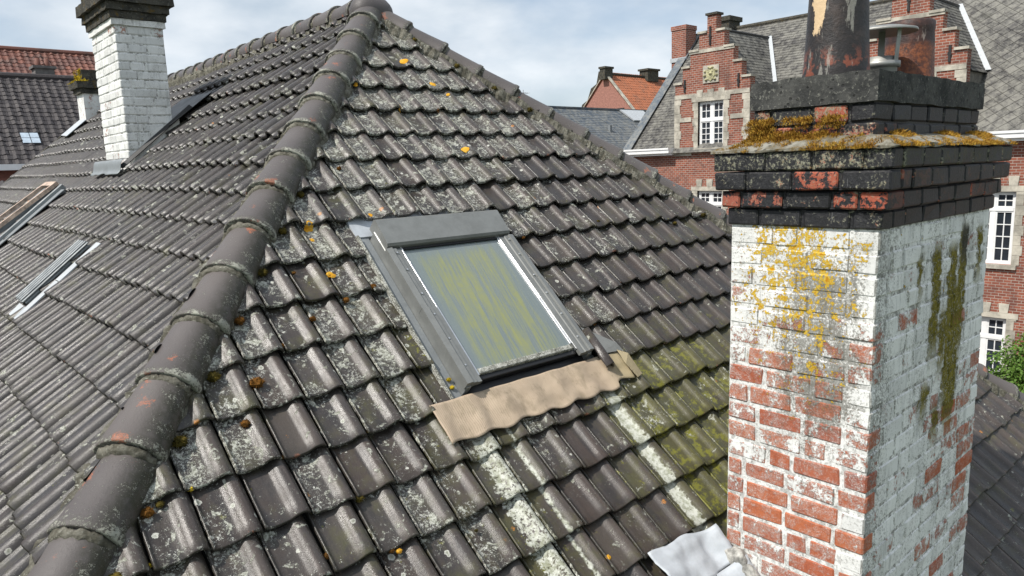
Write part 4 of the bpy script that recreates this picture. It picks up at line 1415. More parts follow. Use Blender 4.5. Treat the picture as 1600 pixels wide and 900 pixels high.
# folded loose corner of the apron, grey soaker and the loose cut tile beside it
V = [FP(3.372, 1.10, .075), FP(3.43, 1.115, .070), FP(3.40, 1.26, .10), FP(3.35, 1.31, .085), FP(3.33, 1.20, .095)]
o = mesh_obj('apron_corner', V, [(0, 1, 2, 4), (4, 2, 3)], 'apron', win)
md = o.modifiers.new('thick', 'SOLIDIFY'); md.thickness = .003
V = [FP(3.215, 1.33, .050), FP(3.40, 1.30, .078), FP(3.39, 1.36, .082), FP(3.23, 1.54, .055)]
o = mesh_obj('soaker', V, [(0, 1, 2, 3)], 'frame_grey', win)
md = o.modifiers.new('thick', 'SOLIDIFY'); md.thickness = .003
V = []; n_ = 10
for s_, hh in ((1.215, .0), (1.222, .006), (1.50, .006)):
    for i in range(n_ + 1):
        t = i / n_
        V.append(FP(3.170 + .092 * t + (s_ - 1.215) * .05, s_, .070 + hh + .040 * math.sin(math.pi * min(1, t * 1.05)) - .02 * t + (1.5 - s_) * .05))
Fc = [(k * (n_ + 1) + i, k * (n_ + 1) + i + 1, (k + 1) * (n_ + 1) + i + 1, (k + 1) * (n_ + 1) + i) for k in range(2) for i in range(n_)]
o = mesh_obj('cut_tile', V, Fc, 'tile', roof, True, {'tuv': [(.7, .4, .3)] * len(V), 'mask': [(.15, .1, 0)] * len(V)})
md = o.modifiers.new('thick', 'SOLIDIFY'); md.thickness = .016; md.offset = -1

# ---- two small roof lights in the left slope
def lbox(name, y0, y1, s0, s1, n0, n1, mat, parent, bev=.006):
    V = [LP(y, s_, n_) for y in (y1, y0) for s_ in (s0, s1) for n_ in (n0, n1)]
    o = mesh_obj(name, V, [(0, 1, 3, 2), (4, 6, 7, 5), (0, 4, 5, 1), (2, 3, 7, 6), (0, 2, 6, 4), (1, 5, 7, 3)], mat, parent)
    return bevel(o, bev) if bev else o
rl = empty('roof_light', parent=house)
rl['label'] = 'small metal roof light with ribbed side and white flashing'
lbox('curb', 5.99, 6.22, .055, .615, -.02, .080, 'zinc', rl)
for q, n_ in enumerate((.012, .036, .060)):
    lbox('rib', 5.972 + q * .006, 5.989, .050, .622, n_, n_ + .013, 'zinc', rl, .003)
lbox('lid', 5.975, 6.235, .040, .630, .081, .094, 'zinc', rl)
for q in range(4):
    lbox('rib', 5.985 + q * .065, 6.005 + q * .065, .045, .625, .0945, .108, 'zinc', rl, .005)
lbox('white_flashing', 5.80, 5.93, .29, .66, .052, .060, 'zinc_white', rl, 0)
lbox('white_flashing', 5.84, 5.955, -.07, .285, .047, .055, 'zinc_white', rl, 0)
lbox('white_flashing', 5.96, 6.20, -.07, .03, .047, .056, 'zinc_white', rl, 0)
rl = empty('roof_light', parent=house)
rl['label'] = 'propped roof light with peeling wooden frame, at the left edge'
lbox('curb', 9.35, 9.40, .0, 1.27, -.02, .095, 'zinc', rl)
lbox('curb', 10.05, 10.10, .0, 1.27, -.02, .095, 'zinc', rl)
lbox('curb', 9.401, 10.049, 1.22, 1.27, -.02, .095, 'zinc', rl)
lbox('curb', 9.401, 10.049, .0, .05, -.02, .095, 'zinc', rl)
lbox('pane', 9.401, 10.049, .051, 1.219, .02, .03, 'pane', rl, 0)
lbox('side_flashing', 9.18, 9.345, -.1, 1.22, .050, .058, 'zinc', rl, 0)
for y0_, y1_ in ((9.42, 9.48), (9.98, 10.04)):
    V = [LP(y, s_, n_) for y in (y1_, y0_) for (s_, n_) in ((.0, .175), (.0, .215), (1.26, .100), (1.26, .140))]
    mesh_obj('sash_rail', V, [(0, 1, 3, 2), (4, 6, 7, 5), (0, 4, 5, 1), (2, 3, 7, 6), (0, 2, 6, 4), (1, 5, 7, 3)], 'rust', rl)
V = [LP(y, s_, n_) for y in (9.979, 9.481) for (s_, n_) in ((1.19, .104), (1.19, .144), (1.258, .101), (1.258, .141))]
mesh_obj('sash_rail', V, [(0, 1, 3, 2), (4, 6, 7, 5), (0, 4, 5, 1), (2, 3, 7, 6), (0, 2, 6, 4), (1, 5, 7, 3)], 'rust', rl)

# ---- moss clumps and lichen patches on the front slope (x, s, radius, kind)
def moss_clump(c, up, r, mat, parent):
    bm = bmesh.new(); bmesh.ops.create_icosphere(bm, subdivisions=2, radius=r)
    sd = random.uniform(0, 99)
    for v in bm.verts:
        v.co = v.co * (1 + .35 * mnoise.noise(v.co * (1.6 / r) + Vector((sd, 0, 0))))
    V = [tuple(v.co) for v in bm.verts]; Fc = [tuple(v.index for v in f.verts) for f in bm.faces]
    bm.free()
    for _ in range(130):
        d = Vector((random.gauss(0, 1), random.gauss(0, 1), random.gauss(0, 1))).normalized()
        b = d * r * .85; t = d.orthogonal().normalized() * r * .13
        t = Matrix.Rotation(random.uniform(0, 6.28), 3, d) @ t
        tip = d * r * random.uniform(1.15, 1.5) + Vector((random.gauss(0, 1), random.gauss(0, 1), random.gauss(0, 1))) * r * .12
        o = len(V); V += [tuple(b - t), tuple(b + t), tuple(tip)]; Fc.append((o, o + 1, o + 2))
    o = mesh_obj('moss_clump', V, Fc, mat, parent)
    o.location = Vector(c); 
    o.scale = (1, 1, .8)
    return o
FRONT_MOSS = [
    (1.22, 1.674, 0.03, 'moss_rust'),
    (1.105, 1.489, 0.02, 'moss_rust'),
    (0.81, 1.274, 0.012, 'moss_yel'),
    (0.69, 1.248, 0.014, 'moss_olive'),
    (0.584, 1.034, 0.016, 'moss_yel'),
    (1.621, 1.971, 0.016, 'moss_rust'),
    (1.846, 2.053, 0.017, 'moss_rust'),
    (2.039, 2.114, 0.018, 'moss_rust'),
    (1.41, 1.847, 0.014, 'moss_rust'),
    (1.196, 0.822, 0.014, 'moss_rust'),
    (1.427, 1.0, 0.017, 'moss_olive'),
    (1.486, 0.726, 0.012, 'lichen'),
    (1.456, 0.741, 0.012, 'moss_rust'),
    (2.166, 1.441, 0.012, 'moss_yel'),
    (2.159, 1.393, 0.012, 'moss_yel'),
    (1.197, 1.289, 0.011, 'moss_rust'),
    (1.869, 0.672, 0.008, 'moss_olive'),
    (4.139, 2.406, 0.013, 'moss_olive'),
    (1.613, 1.293, 0.008, 'moss_rust'),
    (2.264, 3.071, 0.014, 'moss_rust'),
    (3.32, 2.337, 0.012, 'moss_rust'),
    (4.995, 2.295, 0.016, 'moss_olive'),
    (1.647, 2.283, 0.01, 'moss_rust'),
    (0.483, 1.291, 0.02, 'moss_olive')]
for (x, s_, r, mt) in FRONT_MOSS:
    moss_clump(FP(x, s_, .020 + r * .3), nF, r, mt, roof)
# thick moss wedged between the hip tiles and the front slope
for t, k, r in ((5.10, .17, .045), (5.14, .20, .038), (5.22, .15, .035), (5.42, .17, .045), (4.72, .165, .022), (4.40, .165, .028), (4.05, .17, .026), (3.70, .16, .022), (3.35, .165, .024), (3.0, .16, .022), (2.65, .16, .02), (5.30, .16, .04), (5.48, .20, .03), (5.55, .16, .04), (4.98, .16, .03), (4.86, .165, .026)):
    sideF = np.cross(nF, hipLd); sideF = sideF if sideF[0] > 0 else -sideF
    moss_clump(APEX + hipLd * t + sideF * (k + .014 * t - .015 + random.uniform(-.01, .01)) + nF * .025, nF, r, random.choice(('moss_olive', 'moss_olive', 'moss_rust')), roof)
for t in np.arange(.5, 6.3, .352):
    sideF = np.cross(nF, hipRd); sideF = sideF if sideF[0] < 0 else -sideF
    moss_clump(APEX + hipRd * (t + random.uniform(-.05, .05)) + sideF * random.uniform(.10, .17) + nF * .04, nF, random.uniform(.018, .032), 'moss_olive', roof)
def lichen_patch(x, s_, r, mat='lichen'):
    V = [(0, 0, .0035)]; n = 14; sd = random.uniform(0, 50)
    P_ = []
    for ring, q in ((1, .6), (2, 1.0)):
        for i in range(n):
            a = 2 * math.pi * i / n
            rr = r * q * (1 + .45 * mnoise.noise(Vector((math.cos(a) * 1.5 + sd, math.sin(a) * 1.5, 0))))
            P_.append((rr * math.cos(a), rr * math.sin(a), .003 if ring == 1 else -.001))
    V += P_
    out = []
    for (dx, ds, h) in V:
        out.append(FP(x + dx, s_ + ds, roll_n(x + dx, s_ + ds) + h + .003))
    Fc = [(0, 1 + i, 1 + (i + 1) % n) for i in range(n)] + [(1 + i, 1 + n + i, 1 + n + (i + 1) % n, 1 + (i + 1) % n) for i in range(n)]
    mesh_obj('lichen_patch', out, Fc, mat, roof)
for (x, s_, r) in ((3.37, 4.269, 0.03), (3.512, 4.011, 0.028), (3.355, 3.225, 0.03), (2.269, 3.023, 0.024), (1.869, 2.604, 0.03), (1.843, 2.241, 0.026), (2.276, 2.642, 0.022), (1.847, 2.506, 0.016), (2.785, 3.931, 0.016), (3.033, 3.681, 0.014), (3.586, 3.879, 0.014), (2.92, 2.374, 0.014), (2.451, 0.297, 0.016)):
    lichen_patch(x, s_, r)

# ================================================================== STEPPED GABLE BUILDING
D = 25.57
sgb = thing('stepped_gable_building', 'large brick building with stepped gables and slate roof behind the near chimney', 'building')
def wall_cells(m, x0, x1, y0, y1, z0, z1, holes):
    ys = sorted({y0, y1} | {v for h in holes for v in h[:2] if y0 < v < y1})
    zs = sorted({z0, z1} | {v for h in holes for v in h[2:] if z0 < v < z1})
    for a, b in zip(ys, ys[1:]):
        for c, d in zip(zs, zs[1:]):
            yc, zc_ = (a + b) / 2, (c + d) / 2
            if any(h[0] < yc < h[1] and h[2] < zc_ < h[3] for h in holes): continue
            m.box(x0, x1, a, b, c, d)
holes = []
def add_window(parent, yc, w, z0, z1, zt, rows, trows=2, stone=True):
    """two-leaf window with a transom; z heights above camera level"""
    y0, y1 = yc - w / 2, yc + w / 2
    holes.append((y0, y1, H + z0, H + z1))
    fx0, fx1 = D + .10, D + .17
    m = MB(); Z0, Z1, ZT = H + z0, H + z1, H + zt
    fr = .065
    m.box(fx0, fx1, y0, y0 + fr, Z0, Z1); m.box(fx0, fx1, y1 - fr, y1, Z0, Z1)
    m.box(fx0, fx1, y0 + fr, y1 - fr, Z0, Z0 + fr); m.box(fx0, fx1, y0 + fr, y1 - fr, Z1 - fr, Z1)
    m.box(fx0 - .015, fx1, y0 + fr, y1 - fr, ZT - .05, ZT + .05)
    panes = []
    for (za, zb_, nr) in ((Z0 + fr, ZT - .05, rows), (ZT + .05, Z1 - fr, trows)):
        m.box(fx0, fx1, yc - .055, yc + .055, za, zb_)
        for (ya, yb) in ((y0 + fr, yc - .055), (yc + .055, y1 - fr)):
            b = .045
            m.box(fx0 + .01, fx1, ya, ya + b, za, zb_); m.box(fx0 + .01, fx1, yb - b, yb, za, zb_)
            m.box(fx0 + .01, fx1, ya + b, yb - b, za, za + b); m.box(fx0 + .01, fx1, ya + b, yb - b, zb_ - b, zb_)
            ia, ib, ja_, jb = ya + b, yb - b, za + b, zb_ - b
            ym = (ia + ib) / 2
            m.box(fx0 + .02, fx1 - .01, ym - .014, ym + .014, ja_, jb)
            for r in range(1, nr):
                zz = ja_ + (jb - ja_) * r / nr
                m.box(fx0 + .021, fx1 - .011, ia, ym - .014, zz - .014, zz + .014)
                m.box(fx0 + .021, fx1 - .011, ym + .014, ib, zz - .014, zz + .014)
            for r in range(nr):
                for (pa, pb) in ((ia, ym), (ym, ib)):
                    panes.append((pa, pb, ja_ + (jb - ja_) * r / nr, ja_ + (jb - ja_) * (r + 1) / nr))
    w_ = m.build('window', 'white', parent)
    for (pa, pb, qa, qb) in panes:
        box('pane', D + .145, D + .150, pa + .001, pb - .001, qa + .001, qb - .001, 'pane', w_)
    if stone:
        for sgn, ye in ((-1, y0), (1, y1)):               # toothed jambs
            zz = Z0; q = 0
            while zz < Z1 - .02:
                e = min(Z1, zz + .30)
                wd = .20 if q % 2 == 0 else .255
                a, b = (ye - wd, ye) if sgn < 0 else (ye, ye + wd)
                box('jamb_stone', D - .025, D + .12, a, b, zz, e - .008, 'stone', parent)
                zz = e; q += 1
        box('lintel', D - .035, D + .12, y0 - .30, y1 + .30, Z1, Z1 + .17, 'stone', parent)
        sl = box('sill', D - .09, D + .12, y0 - .14, y1 + .14, Z0 - .13, Z0 - .001, 'stone', parent)
        # flat arch of brick with stone keystones above the lintel
        for (a, b) in ((yc - .60, yc - .38), (yc - .12, yc + .12), (yc + .38, yc + .60)):
            ar = MB(); ar.add([(D - .04, a, Z1 + .171), (D - .04, b, Z1 + .171), (D - .04, b + .03, Z1 + .46), (D - .04, a - .03, Z1 + .46),
                    (D + .02, a, Z1 + .171), (D + .02, b, Z1 + .171), (D + .02, b + .03, Z1 + .46), (D + .02, a - .03, Z1 + .46)],
                   [(3, 2, 1, 0), (0, 1, 5, 4), (1, 2, 6, 5), (2, 3, 7, 6), (3, 0, 4, 7)])
            ar.build('keystone', 'stone', parent)
    return w_
ST_HW = [1.70, 1.33, .97, .56, .20]
ST_Z = [3.08, 3.69, 4.28, 4.93, 5.57]
for yc in (16.765, 9.52, 2.27):
    add_window(sgb, yc, 1.16, .50, 2.33, 1.60, 4)
    gw = MB()
    wall_cells(gw, D, D + .35, yc - 1.70, yc + 1.70, H + .42, H + 2.42, holes[-1:])
    zb0 = 2.42
    for hw, zt_ in zip(ST_HW, ST_Z):
        gw.box(D, D + .35, yc - hw, yc + hw, H + zb0, H + zt_)
        zb0 = zt_
    gb = gw.build('gable', 'facade', sgb)
    for q, (hw, zt_) in enumerate(zip(ST_HW, ST_Z)):
        nxt = ST_HW[q + 1] if q < 4 else 0
        if q < 4:
            for sg in (-1, 1):
                a, b = sorted((yc + sg * (hw + .05), yc + sg * (nxt + .001)))
                box('coping_stone', D - .06, D + .41, a, b, H + zt_ + .002, H + zt_ + .085, 'stone', gb)
        else:
            box('coping_stone', D - .06, D + .41, yc - hw - .06, yc + hw + .06, H + zt_ + .002, H + zt_ + .085, 'cap_dark', gb)
    box('stone_band', D - .03, D + .01, yc - 1.70, yc + 1.70, H + 2.50, H + 2.66, 'stone', gb)
    box('stone_band', D - .03, D + .01, yc - 1.02, yc + 1.02, H + 4.20, H + 4.34, 'stone', gb)
    for a, b in ((yc - 1.46, yc - .89), (yc + .89, yc + 1.46)):
        box('stone_band', D - .03, D + .01, a, b, H + 1.58, H + 1.76, 'stone', gb)
    box('stone_band', D - .03, D + .01, yc - 1.46, yc - .89, H + .22, H + .40, 'stone', gb)
    box('stone_band', D - .03, D + .01, yc + .89, yc + 1.46, H + .22, H + .40, 'stone', gb)
    for sg in (-1, 1):                                     # corner quoins
        zz = .22; k = 0
        while zz < 2.49:
            e = min(2.49, zz + .34); wd = .25 if k % 2 else .31
            a, b = sorted((yc + sg * 1.715, yc + sg * (1.70 - wd)))
            box('quoin', D - .028, D + .012, a, b, H + zz, H + e - .008, 'stone', gb); zz = e; k += 1
    for (dy, z0, z1) in ((1.22, 2.75, 3.25), (-1.22, 2.75, 3.25), (.05, 4.45, 5.15)):   # wall anchors
        m = MB(); m.box(D - .05, D - .004, yc + dy - .035, yc + dy + .035, H + z0, H + z1)
        m.box(D - .055, D - .0505, yc + dy - .055, yc + dy + .055, H + (z0 + z1) / 2 - .05, H + (z0 + z1) / 2 + .05)
        m.build('wall_anchor', 'iron', gb)
    # carved plaque: slab with shield and scrollwork in relief
    pl = box('plaque', D - .04, D + .01, yc - .36, yc + .36, H + 3.02, H + 3.68, 'stone', gb)
    m = MB()
    sh = [(-.19, .19), (.19, .19), (.19, -.02), (.13, -.16), (0, -.24), (-.13, -.16), (-.19, -.02)]
    vs = [(D - .075, yc + a, H + 3.33 + b) for a, b in sh] + [(D - .041, yc + a * 1.1, H + 3.33 + b * 1.1) for a, b in sh]
    m.add(vs, [tuple(range(7))] + [(i, i + 7, (i + 1) % 7 + 7, (i + 1) % 7) for i in range(7)])
    for (da, db, rr) in ((-.26, .12, .06), (.26, .12, .06), (-.27, -.05, .07), (.27, -.04, .07), (-.20, -.20, .07), (.20, -.20, .07), (-.08, .25, .06), (.08, .26, .06), (0, .22, .07), (0, .02, .09), (-.09, .09, .05), (.09, .08, .05)):
        m.lathe((D - .05, yc + da, H + 3.35 + db - rr * .8), [(.004, 0), (rr * .8, rr * .4), (rr, rr * .8), (rr * .6, rr * 1.3), (.003, rr * 1.6)], 8)
    m.build('shield_relief', simple('mossy_limestone', (.36, .34, .20), .9, var=.5, scale=9) if yc > 16 else 'stone', pl)
# main facade with its lower windows
low_start = len(holes)
for yc in (16.765, 13.2, 9.52, 6.85, 2.27):
    add_window(sgb, yc, 1.16, -3.40, -1.20, -1.74, 4)
    add_window(sgb, yc, 1.16, -7.2, -5.05, -5.70, 4)
fw = MB()
wall_cells(fw, D, D + .35, -6.0, 20.94, 0, H + .41, holes[low_start:])
fw.box(D + .351, D + 9.8, 20.59, 20.94, 0, H + .41)
fw.box(D + .351, D + 9.8, -6.0, -5.65, 0, H + .41)
fw.box(D + 9.801, D + 10.1, -6.0, 20.94, 0, H + .41)
xr, zr = D + 5.10, H + 5.73
fw.add([(D + .1, 20.6, H + .41), (xr, 20.6, zr - .15), (D + 10.0, 20.6, H + .41), (D + .1, 20.9, H + .41), (xr, 20.9, zr - .15), (D + 10.0, 20.9, H + .41)],
       [(0, 1, 2), (3, 5, 4), (0, 3, 4, 1), (1, 4, 5, 2)])
fw.build('wall', 'facade', sgb)
for z0, z1 in ((-1.03, -.90), (-3.72, -3.54)):
    pass
for a, b in ((-6.1, .55), (3.99, 7.80), (11.24, 15.04), (18.485, 21.05)):
    eave = MB(); eave.box(D - .42, D - .02, a, b, H + .36, H + .56)
    eave.box(D - .45, D - .421, a, b, H + .50, H + .575)
    eave.box(D - .30, D - .02, a + .02, b - .02, H + .27, H + .355)
    eave.build('gutter', 'white', sgb)
# slate roof
SLOPE = math.atan2(zr - (H + .46), 5.10)
def slate_field(origin, uvec, vvec, nvec, U, Vv, w, h, mode, keep, name, mat, parent, thick=.012, limit=0, gapf=.985, jit=.008):
    """rows of slates or tiles as thin raised plates; returns nothing. mode: 'diamond' or 'row' """
    plates = []
    if mode == 'diamond':
        st = w / 2 ** .5
        for i in range(int(Vv / st) + 2):
            for j in range(int(U / w) / 1 and int(U / (2 * st)) + 2 or 2):
                u = j * 2 * st + (st if i % 2 else 0); v = i * st
                if not keep(u, v): continue
                r = st * gapf
                t = random.uniform(.006, .012)
                pts = [(u, v - r, t), (u + r, v, t * .7), (u, v + r, .001), (u - r, v, t * .7)]
                plates.append(pts)
    else:
        i = 0
        while i * h < Vv:
            j = -1
            while j * w < U + w:
                u = j * w + (w / 2 if i % 2 and mode == 'row' else 0) + random.uniform(-jit, jit); v = i * h + random.uniform(-jit, jit)
                u0, u1 = max(0, u), min(U, u + w * gapf)
                j += 1
                if u1 - u0 < .02 or not keep((u0 + u1) / 2, v): continue
                t = thick * random.uniform(.8, 1.4)
                if mode == 'pan':
                    wd = u1 - u0
                    plates.append([(u0, v, t), (u0 + wd * .3, v, t * .7), (u0 + wd * .65, v, t * 2.4), (u1, v, t), (u1, v + h * 1.05, .004), (u0 + wd * .65, v + h * 1.05, t * 1.5), (u0 + wd * .3, v + h * 1.05, .002), (u0, v + h * 1.05, .004)])
                else:
                    plates.append([(u0, v, t), (u1, v, t), (u1, v + h * 1.05, .002), (u0, v + h * 1.05, .002)])
            i += 1
    origin = np.asarray(origin, float)
    def place(pts):
        return [origin + uvec * a + vvec * b + nvec * c for a, b, c in pts]
    def geo(P, n):
        if n == 8:
            f = [(0, 1, 6, 7), (1, 2, 5, 6), (2, 3, 4, 5)]
            lowv = [p - nvec * (thick * 1.6) for p in P[:4]]
            return P + lowv, f + [(8, 9, 1, 0), (9, 10, 2, 1), (10, 11, 3, 2)]
        lowv = [p - nvec * thick for p in (P[:2] if mode != 'diamond' else [P[3], P[0], P[1]])]
        if mode == 'diamond':
            return P + lowv, [(0, 1, 2, 3), (4, 5, 0, 3), (5, 6, 1, 0)]
        return P + lowv, [(0, 1, 2, 3), (4, 5, 1, 0)]
    items = []
    for pts in plates:
        P = place(pts)
        if limit:
            px, py, d = project(sum(P) / len(P))
            vis = 1505 < px < 1600 and 0 < py < 205 and d > 0
            items.append((1.0 / d if vis else 0, P, len(pts)))
        else:
            items.append((0, P, len(pts)))
    items.sort(key=lambda q: -q[0])
    if limit:
        for a, P, n in items[:limit]:
            if a <= 0: break
            v_, f_ = geo(P, n)
            mesh_obj('slate', v_, f_, mat, parent, False, {'mask': [(0, 0, random.random())] * len(v_)})
            
        items = [q for k_, q in enumerate(items) if k_ >= limit or q[0] <= 0]
    V = []; Fc = []; MK = []
    for a, P, n in items:
        v_, f_ = geo(P, n); o = len(V)
        V += v_; Fc += [tuple(i_ + o for i_ in f) for f in f_]; MK += [(0, 0, random.random())] * len(v_)
    ob = mesh_obj(name, V, Fc, mat, parent, False, {'mask': MK})
    ob['kind'] = 'stuff'
    return ob
cs, sn = math.cos(SLOPE), math.sin(SLOPE)
vS = np.array([cs, 0, sn]); uS = np.array([0, -1.0, 0]); nS = np.array([-sn, 0, cs])
lenS = 5.10 / cs
def rbase(x, z): pass
rf = mesh_obj('roof', [(D - .2, 21.1, H + .46 - .2 * math.tan(SLOPE) + .10), (D - .2, -6.1, H + .46 - .2 * math.tan(SLOPE) + .10), (xr, -6.1, zr + .10), (xr, 21.1, zr + .10),
                       (D + 10.4, 21.1, H + .36), (D + 10.4, -6.1, H + .36)],
              [(0, 1, 2, 3), (3, 2, 5, 4)], 'slate', sgb, False, {'mask': [(0, 0, .3)] * 6})
def keepS(u, v):
    y = 21.1 - u
    for yc in (16.765, 9.52, 2.27):
        z_ = .46 - .2 * math.tan(SLOPE) + v * sn
        hw = 1.72 * max(0, 1 - max(0, z_ - 2.45) / 2.6)
        if z_ < 5.0 and abs(y - yc) < hw: return False
    return 0 < v < lenS + .25
o_ = np.array([D - .2, 21.1, H + .46 - .2 * math.tan(SLOPE) + .115])
slate_field(o_, uS, vS, nS, 11.0, lenS + .25, .26, .16, 'row', keepS, 'slates_beyond', 'slate', rf, .016)
slate_field(o_ + uS * 11.0, uS, vS, nS, 16.0, lenS + .25, .30, .3, 'diamond', lambda u, v: keepS(u + 11.0, v), 'slates_beyond', 'slate', rf, .010, 220, gapf=.955)
# ridge and verge trims
m = MB(); m.tube((xr, 21.15, zr + .14), (xr, -6.1, zr + .14), .10, .10, 8); m.build('ridge_capping', 'cap_dark', rf)
m = MB()
a = np.array([D - .35, 20.98, H + .30]); b = np.array([xr, 20.98, zr + .14])
quadprism(m, [a, a + np.array([0, .16, 0]), b + np.array([0, .16, 0]), b], nS * .06)
quadprism(m, [a + nS * .061 - np.array([0, .30, 0]), a + nS * .061 + np.array([0, .16, 0]), b + nS * .061 + np.array([0, .16, 0]), b + nS * .061 - np.array([0, .30, 0])], nS * .008)
m.build('verge_flashing', 'slate_far', rf)
# dormer roofs behind the gables
for yc in (16.765, 9.52, 2.27):
    zr_ = 5.06; ze = 2.46; hw = 1.74
    xv_r = D + (zr_ - .46) / math.tan(SLOPE); xv_e = D + (ze - .46) / math.tan(SLOPE)
    pts = [(D + .34, yc, H + zr_), (xv_r, yc, H + zr_), (D + .34, yc - hw, H + ze), (xv_e, yc - hw, H + ze), (D + .34, yc + hw, H + ze), (xv_e, yc + hw, H + ze)]
    dr = mesh_obj('dormer_roof', pts, [(0, 2, 3, 1), (0, 1, 5, 4)], 'slate', sgb, False, {'mask': [(0, 0, .4)] * 6})
    ln = math.hypot(hw, zr_ - ze)
    vv_ = np.array([0, hw / ln, (zr_ - ze) / ln]); uu_ = np.array([1.0, 0, 0]); nn_ = np.array([0, -(zr_ - ze) / ln, hw / ln])
    slate_field((D + .34, yc - hw, H + ze + .008), uu_, vv_, nn_, xv_r - D, ln, .26, .15, 'row',
                lambda u, v: u < (xv_e - D - .34) + (xv_r - xv_e) * v / ln, 'slates_beyond', 'slate', dr, .014)
    vv2 = np.array([0, -hw / ln, (zr_ - ze) / ln]); nn2 = np.array([0, (zr_ - ze) / ln, hw / ln])
    m = MB()
    e1 = np.array([xv_e, yc - hw, H + ze]); e2 = np.array([xv_r, yc, H + zr_])
    quadprism(m, [e1 + nS * .14 + np.array([0, -.11, 0]), e1 + nS * .14 + np.array([0, .06, 0]), e2 + nS * .14 + np.array([0, .06, 0]), e2 + nS * .14 + np.array([0, -.11, 0])], nS * .02)
    m.build('valley_flashing', 'zinc_white', dr)
    m = MB(); m.tube((D + .35, yc, H + zr_ + .03), (xv_r + .05, yc, H + zr_ + .03), .06, .06, 6); m.build('ridge_capping', 'iron', dr)
    for sg in (-1, 1):                                       # dormer cheeks
        y_ = yc + sg * 1.66
        ck = MB(); ck.add([(D + .34, y_, H + .5), (D + .34, y_, H + ze), (xv_e, y_, H + ze), (D + .34, y_ - sg * .1, H + .5), (D + .34, y_ - sg * .1, H + ze), (xv_e, y_ - sg * .1, H + ze)],
               [(0, 1, 2), (3, 5, 4), (0, 3, 4, 1), (1, 4, 5, 2), (0, 2, 5, 3)])
        ck.build('cheek', 'slate', dr)
cs1 = MB(); cs1.box(29.55, 30.35, 20.75, 21.55, H + 4.3, H + 6.05); cs1.box(29.52, 30.38, 20.72, 21.58, H + 6.051, H + 6.25)
c_ = cs1.build('chimney', 'facade', sgb)
box('chimney_flashing', 29.50, 30.40, 20.70, 21.60, H + 4.62, H + 4.80, 'zinc_white', c_)
cs2 = MB(); cs2.box(30.2, 31.1, 18.9, 19.8, H + 5.2, H + 6.20); cs2.box(30.12, 31.18, 18.82, 19.88, H + 6.201, H + 6.40)
cs2.build('chimney', 'cap_dark', sgb)

# ================================================================== FAR BUILDINGS
# slate roofed wing
sw = thing('slate_roof_building', 'low building with plain blue-grey slate roof behind the right hip of the tiled roof', 'building')
m = MB(); m.box(25, 44, 25.2, 31, 0, H + .6); m.build('wall', 'brick_far', sw)
zr2, ze2 = H + 3.02, H + .55
mesh_obj('roof', [(24.5, 24.9, ze2), (44, 24.9, ze2), (44, 28, zr2), (24.5, 28, zr2), (44, 31.2, ze2), (24.5, 31.2, ze2)], [(0, 1, 2, 3), (3, 2, 4, 5)], 'slate_far', sw, False, {'mask': [(0, 0, .5)] * 6})
ln = math.hypot(3.1, zr2 - ze2)
slate_field((24.5, 24.9, ze2 + .012), Xa, np.array([0, 3.1 / ln, (zr2 - ze2) / ln]), np.array([0, -(zr2 - ze2) / ln, 3.1 / ln]), 19.5, ln, .3, .16, 'row', lambda u, v: True, 'slates_beyond', 'slate_far', bpy.data.objects['slate_roof_building'].children[1], .012)
m = MB(); m.box(24.4, 44.1, 27.93, 28.07, zr2 + .01, zr2 + .10); m.build('ridge_capping', 'slate_far', sw)
m = MB(); quadprism(m, [(33.6, 27.1, zr2 - .66), (35.4, 27.1, zr2 - .66), (35.4, 27.9, zr2 - .02), (33.3, 27.9, zr2 - .02)], (0, -.05, .06)); m.build('ridge_flashing', 'zinc_white', sw)
box('vent_pipe', 30.6, 30.75, 26.3, 26.45, ze2 + .9, ze2 + 1.5, 'zinc', sw)
# brick house with orange roof
rh = thing('orange_roof_house', 'brick gabled house with bright orange tiled roof far behind the tiled hip', 'house')
XG = 44.0
m = MB()
m.box(XG, XG + 14, 35.3, 41.2, 0, H + 3.6)
m.add([(XG, 35.3, H + 3.6), (XG, 41.2, H + 3.6), (XG, 38.25, H + 6.75), (XG + .4, 35.3, H + 3.6), (XG + .4, 41.2, H + 3.6), (XG + .4, 38.25, H + 6.75)], [(0, 2, 1), (3, 4, 5), (0, 3, 5, 2), (2, 5, 4, 1)])
m.build('wall', 'brick_far', rh)
ln = math.hypot(3.1, 3.28)
ro = mesh_obj('roof', [(XG - .1, 35.15, H + 3.50), (XG + 14.2, 35.15, H + 3.50), (XG + 14.2, 38.25, H + 6.78), (XG - .1, 38.25, H + 6.78), (XG + 14.2, 41.35, H + 3.50), (XG - .1, 41.35, H + 3.50)], [(0, 1, 2, 3), (3, 2, 4, 5)], 'orange_tile', rh, False, {'mask': [(0, 0, .5)] * 6})
slate_field((XG - .1, 35.15, H + 3.52), Xa, np.array([0, 3.1 / ln, 3.28 / ln]), np.array([0, -3.28 / ln, 3.1 / ln]), 14.3, ln, .24, .30, 'pan', lambda u, v: True, 'roof_tiles_beyond', 'orange_tile', ro, .02)
m = MB(); m.box(XG - .2, XG + 14.2, 38.15, 38.35, H + 6.80, H + 6.95); m.build('ridge_capping', 'cap_dark', ro)
for (x, y, w, h0, h1, mt) in ((XG + .05, 38.2, .45, 6.4, 7.2, 'cap_dark'), (XG + 5.4, 38.25, .7, 6.5, 7.35, 'cap_dark'), (XG + 11.6, 38.2, .5, 6.0, 8.5, 'brick_far')):
    m = MB(); m.box(x - w, x + w, y - w * .6, y + w * .6, H + h0, H + h1); m.box(x - w * 1.15, x + w * 1.15, y - w * .75, y + w * .75, H + h1 + .001, H + h1 + .15)
    m.build('chimney', mt, ro)
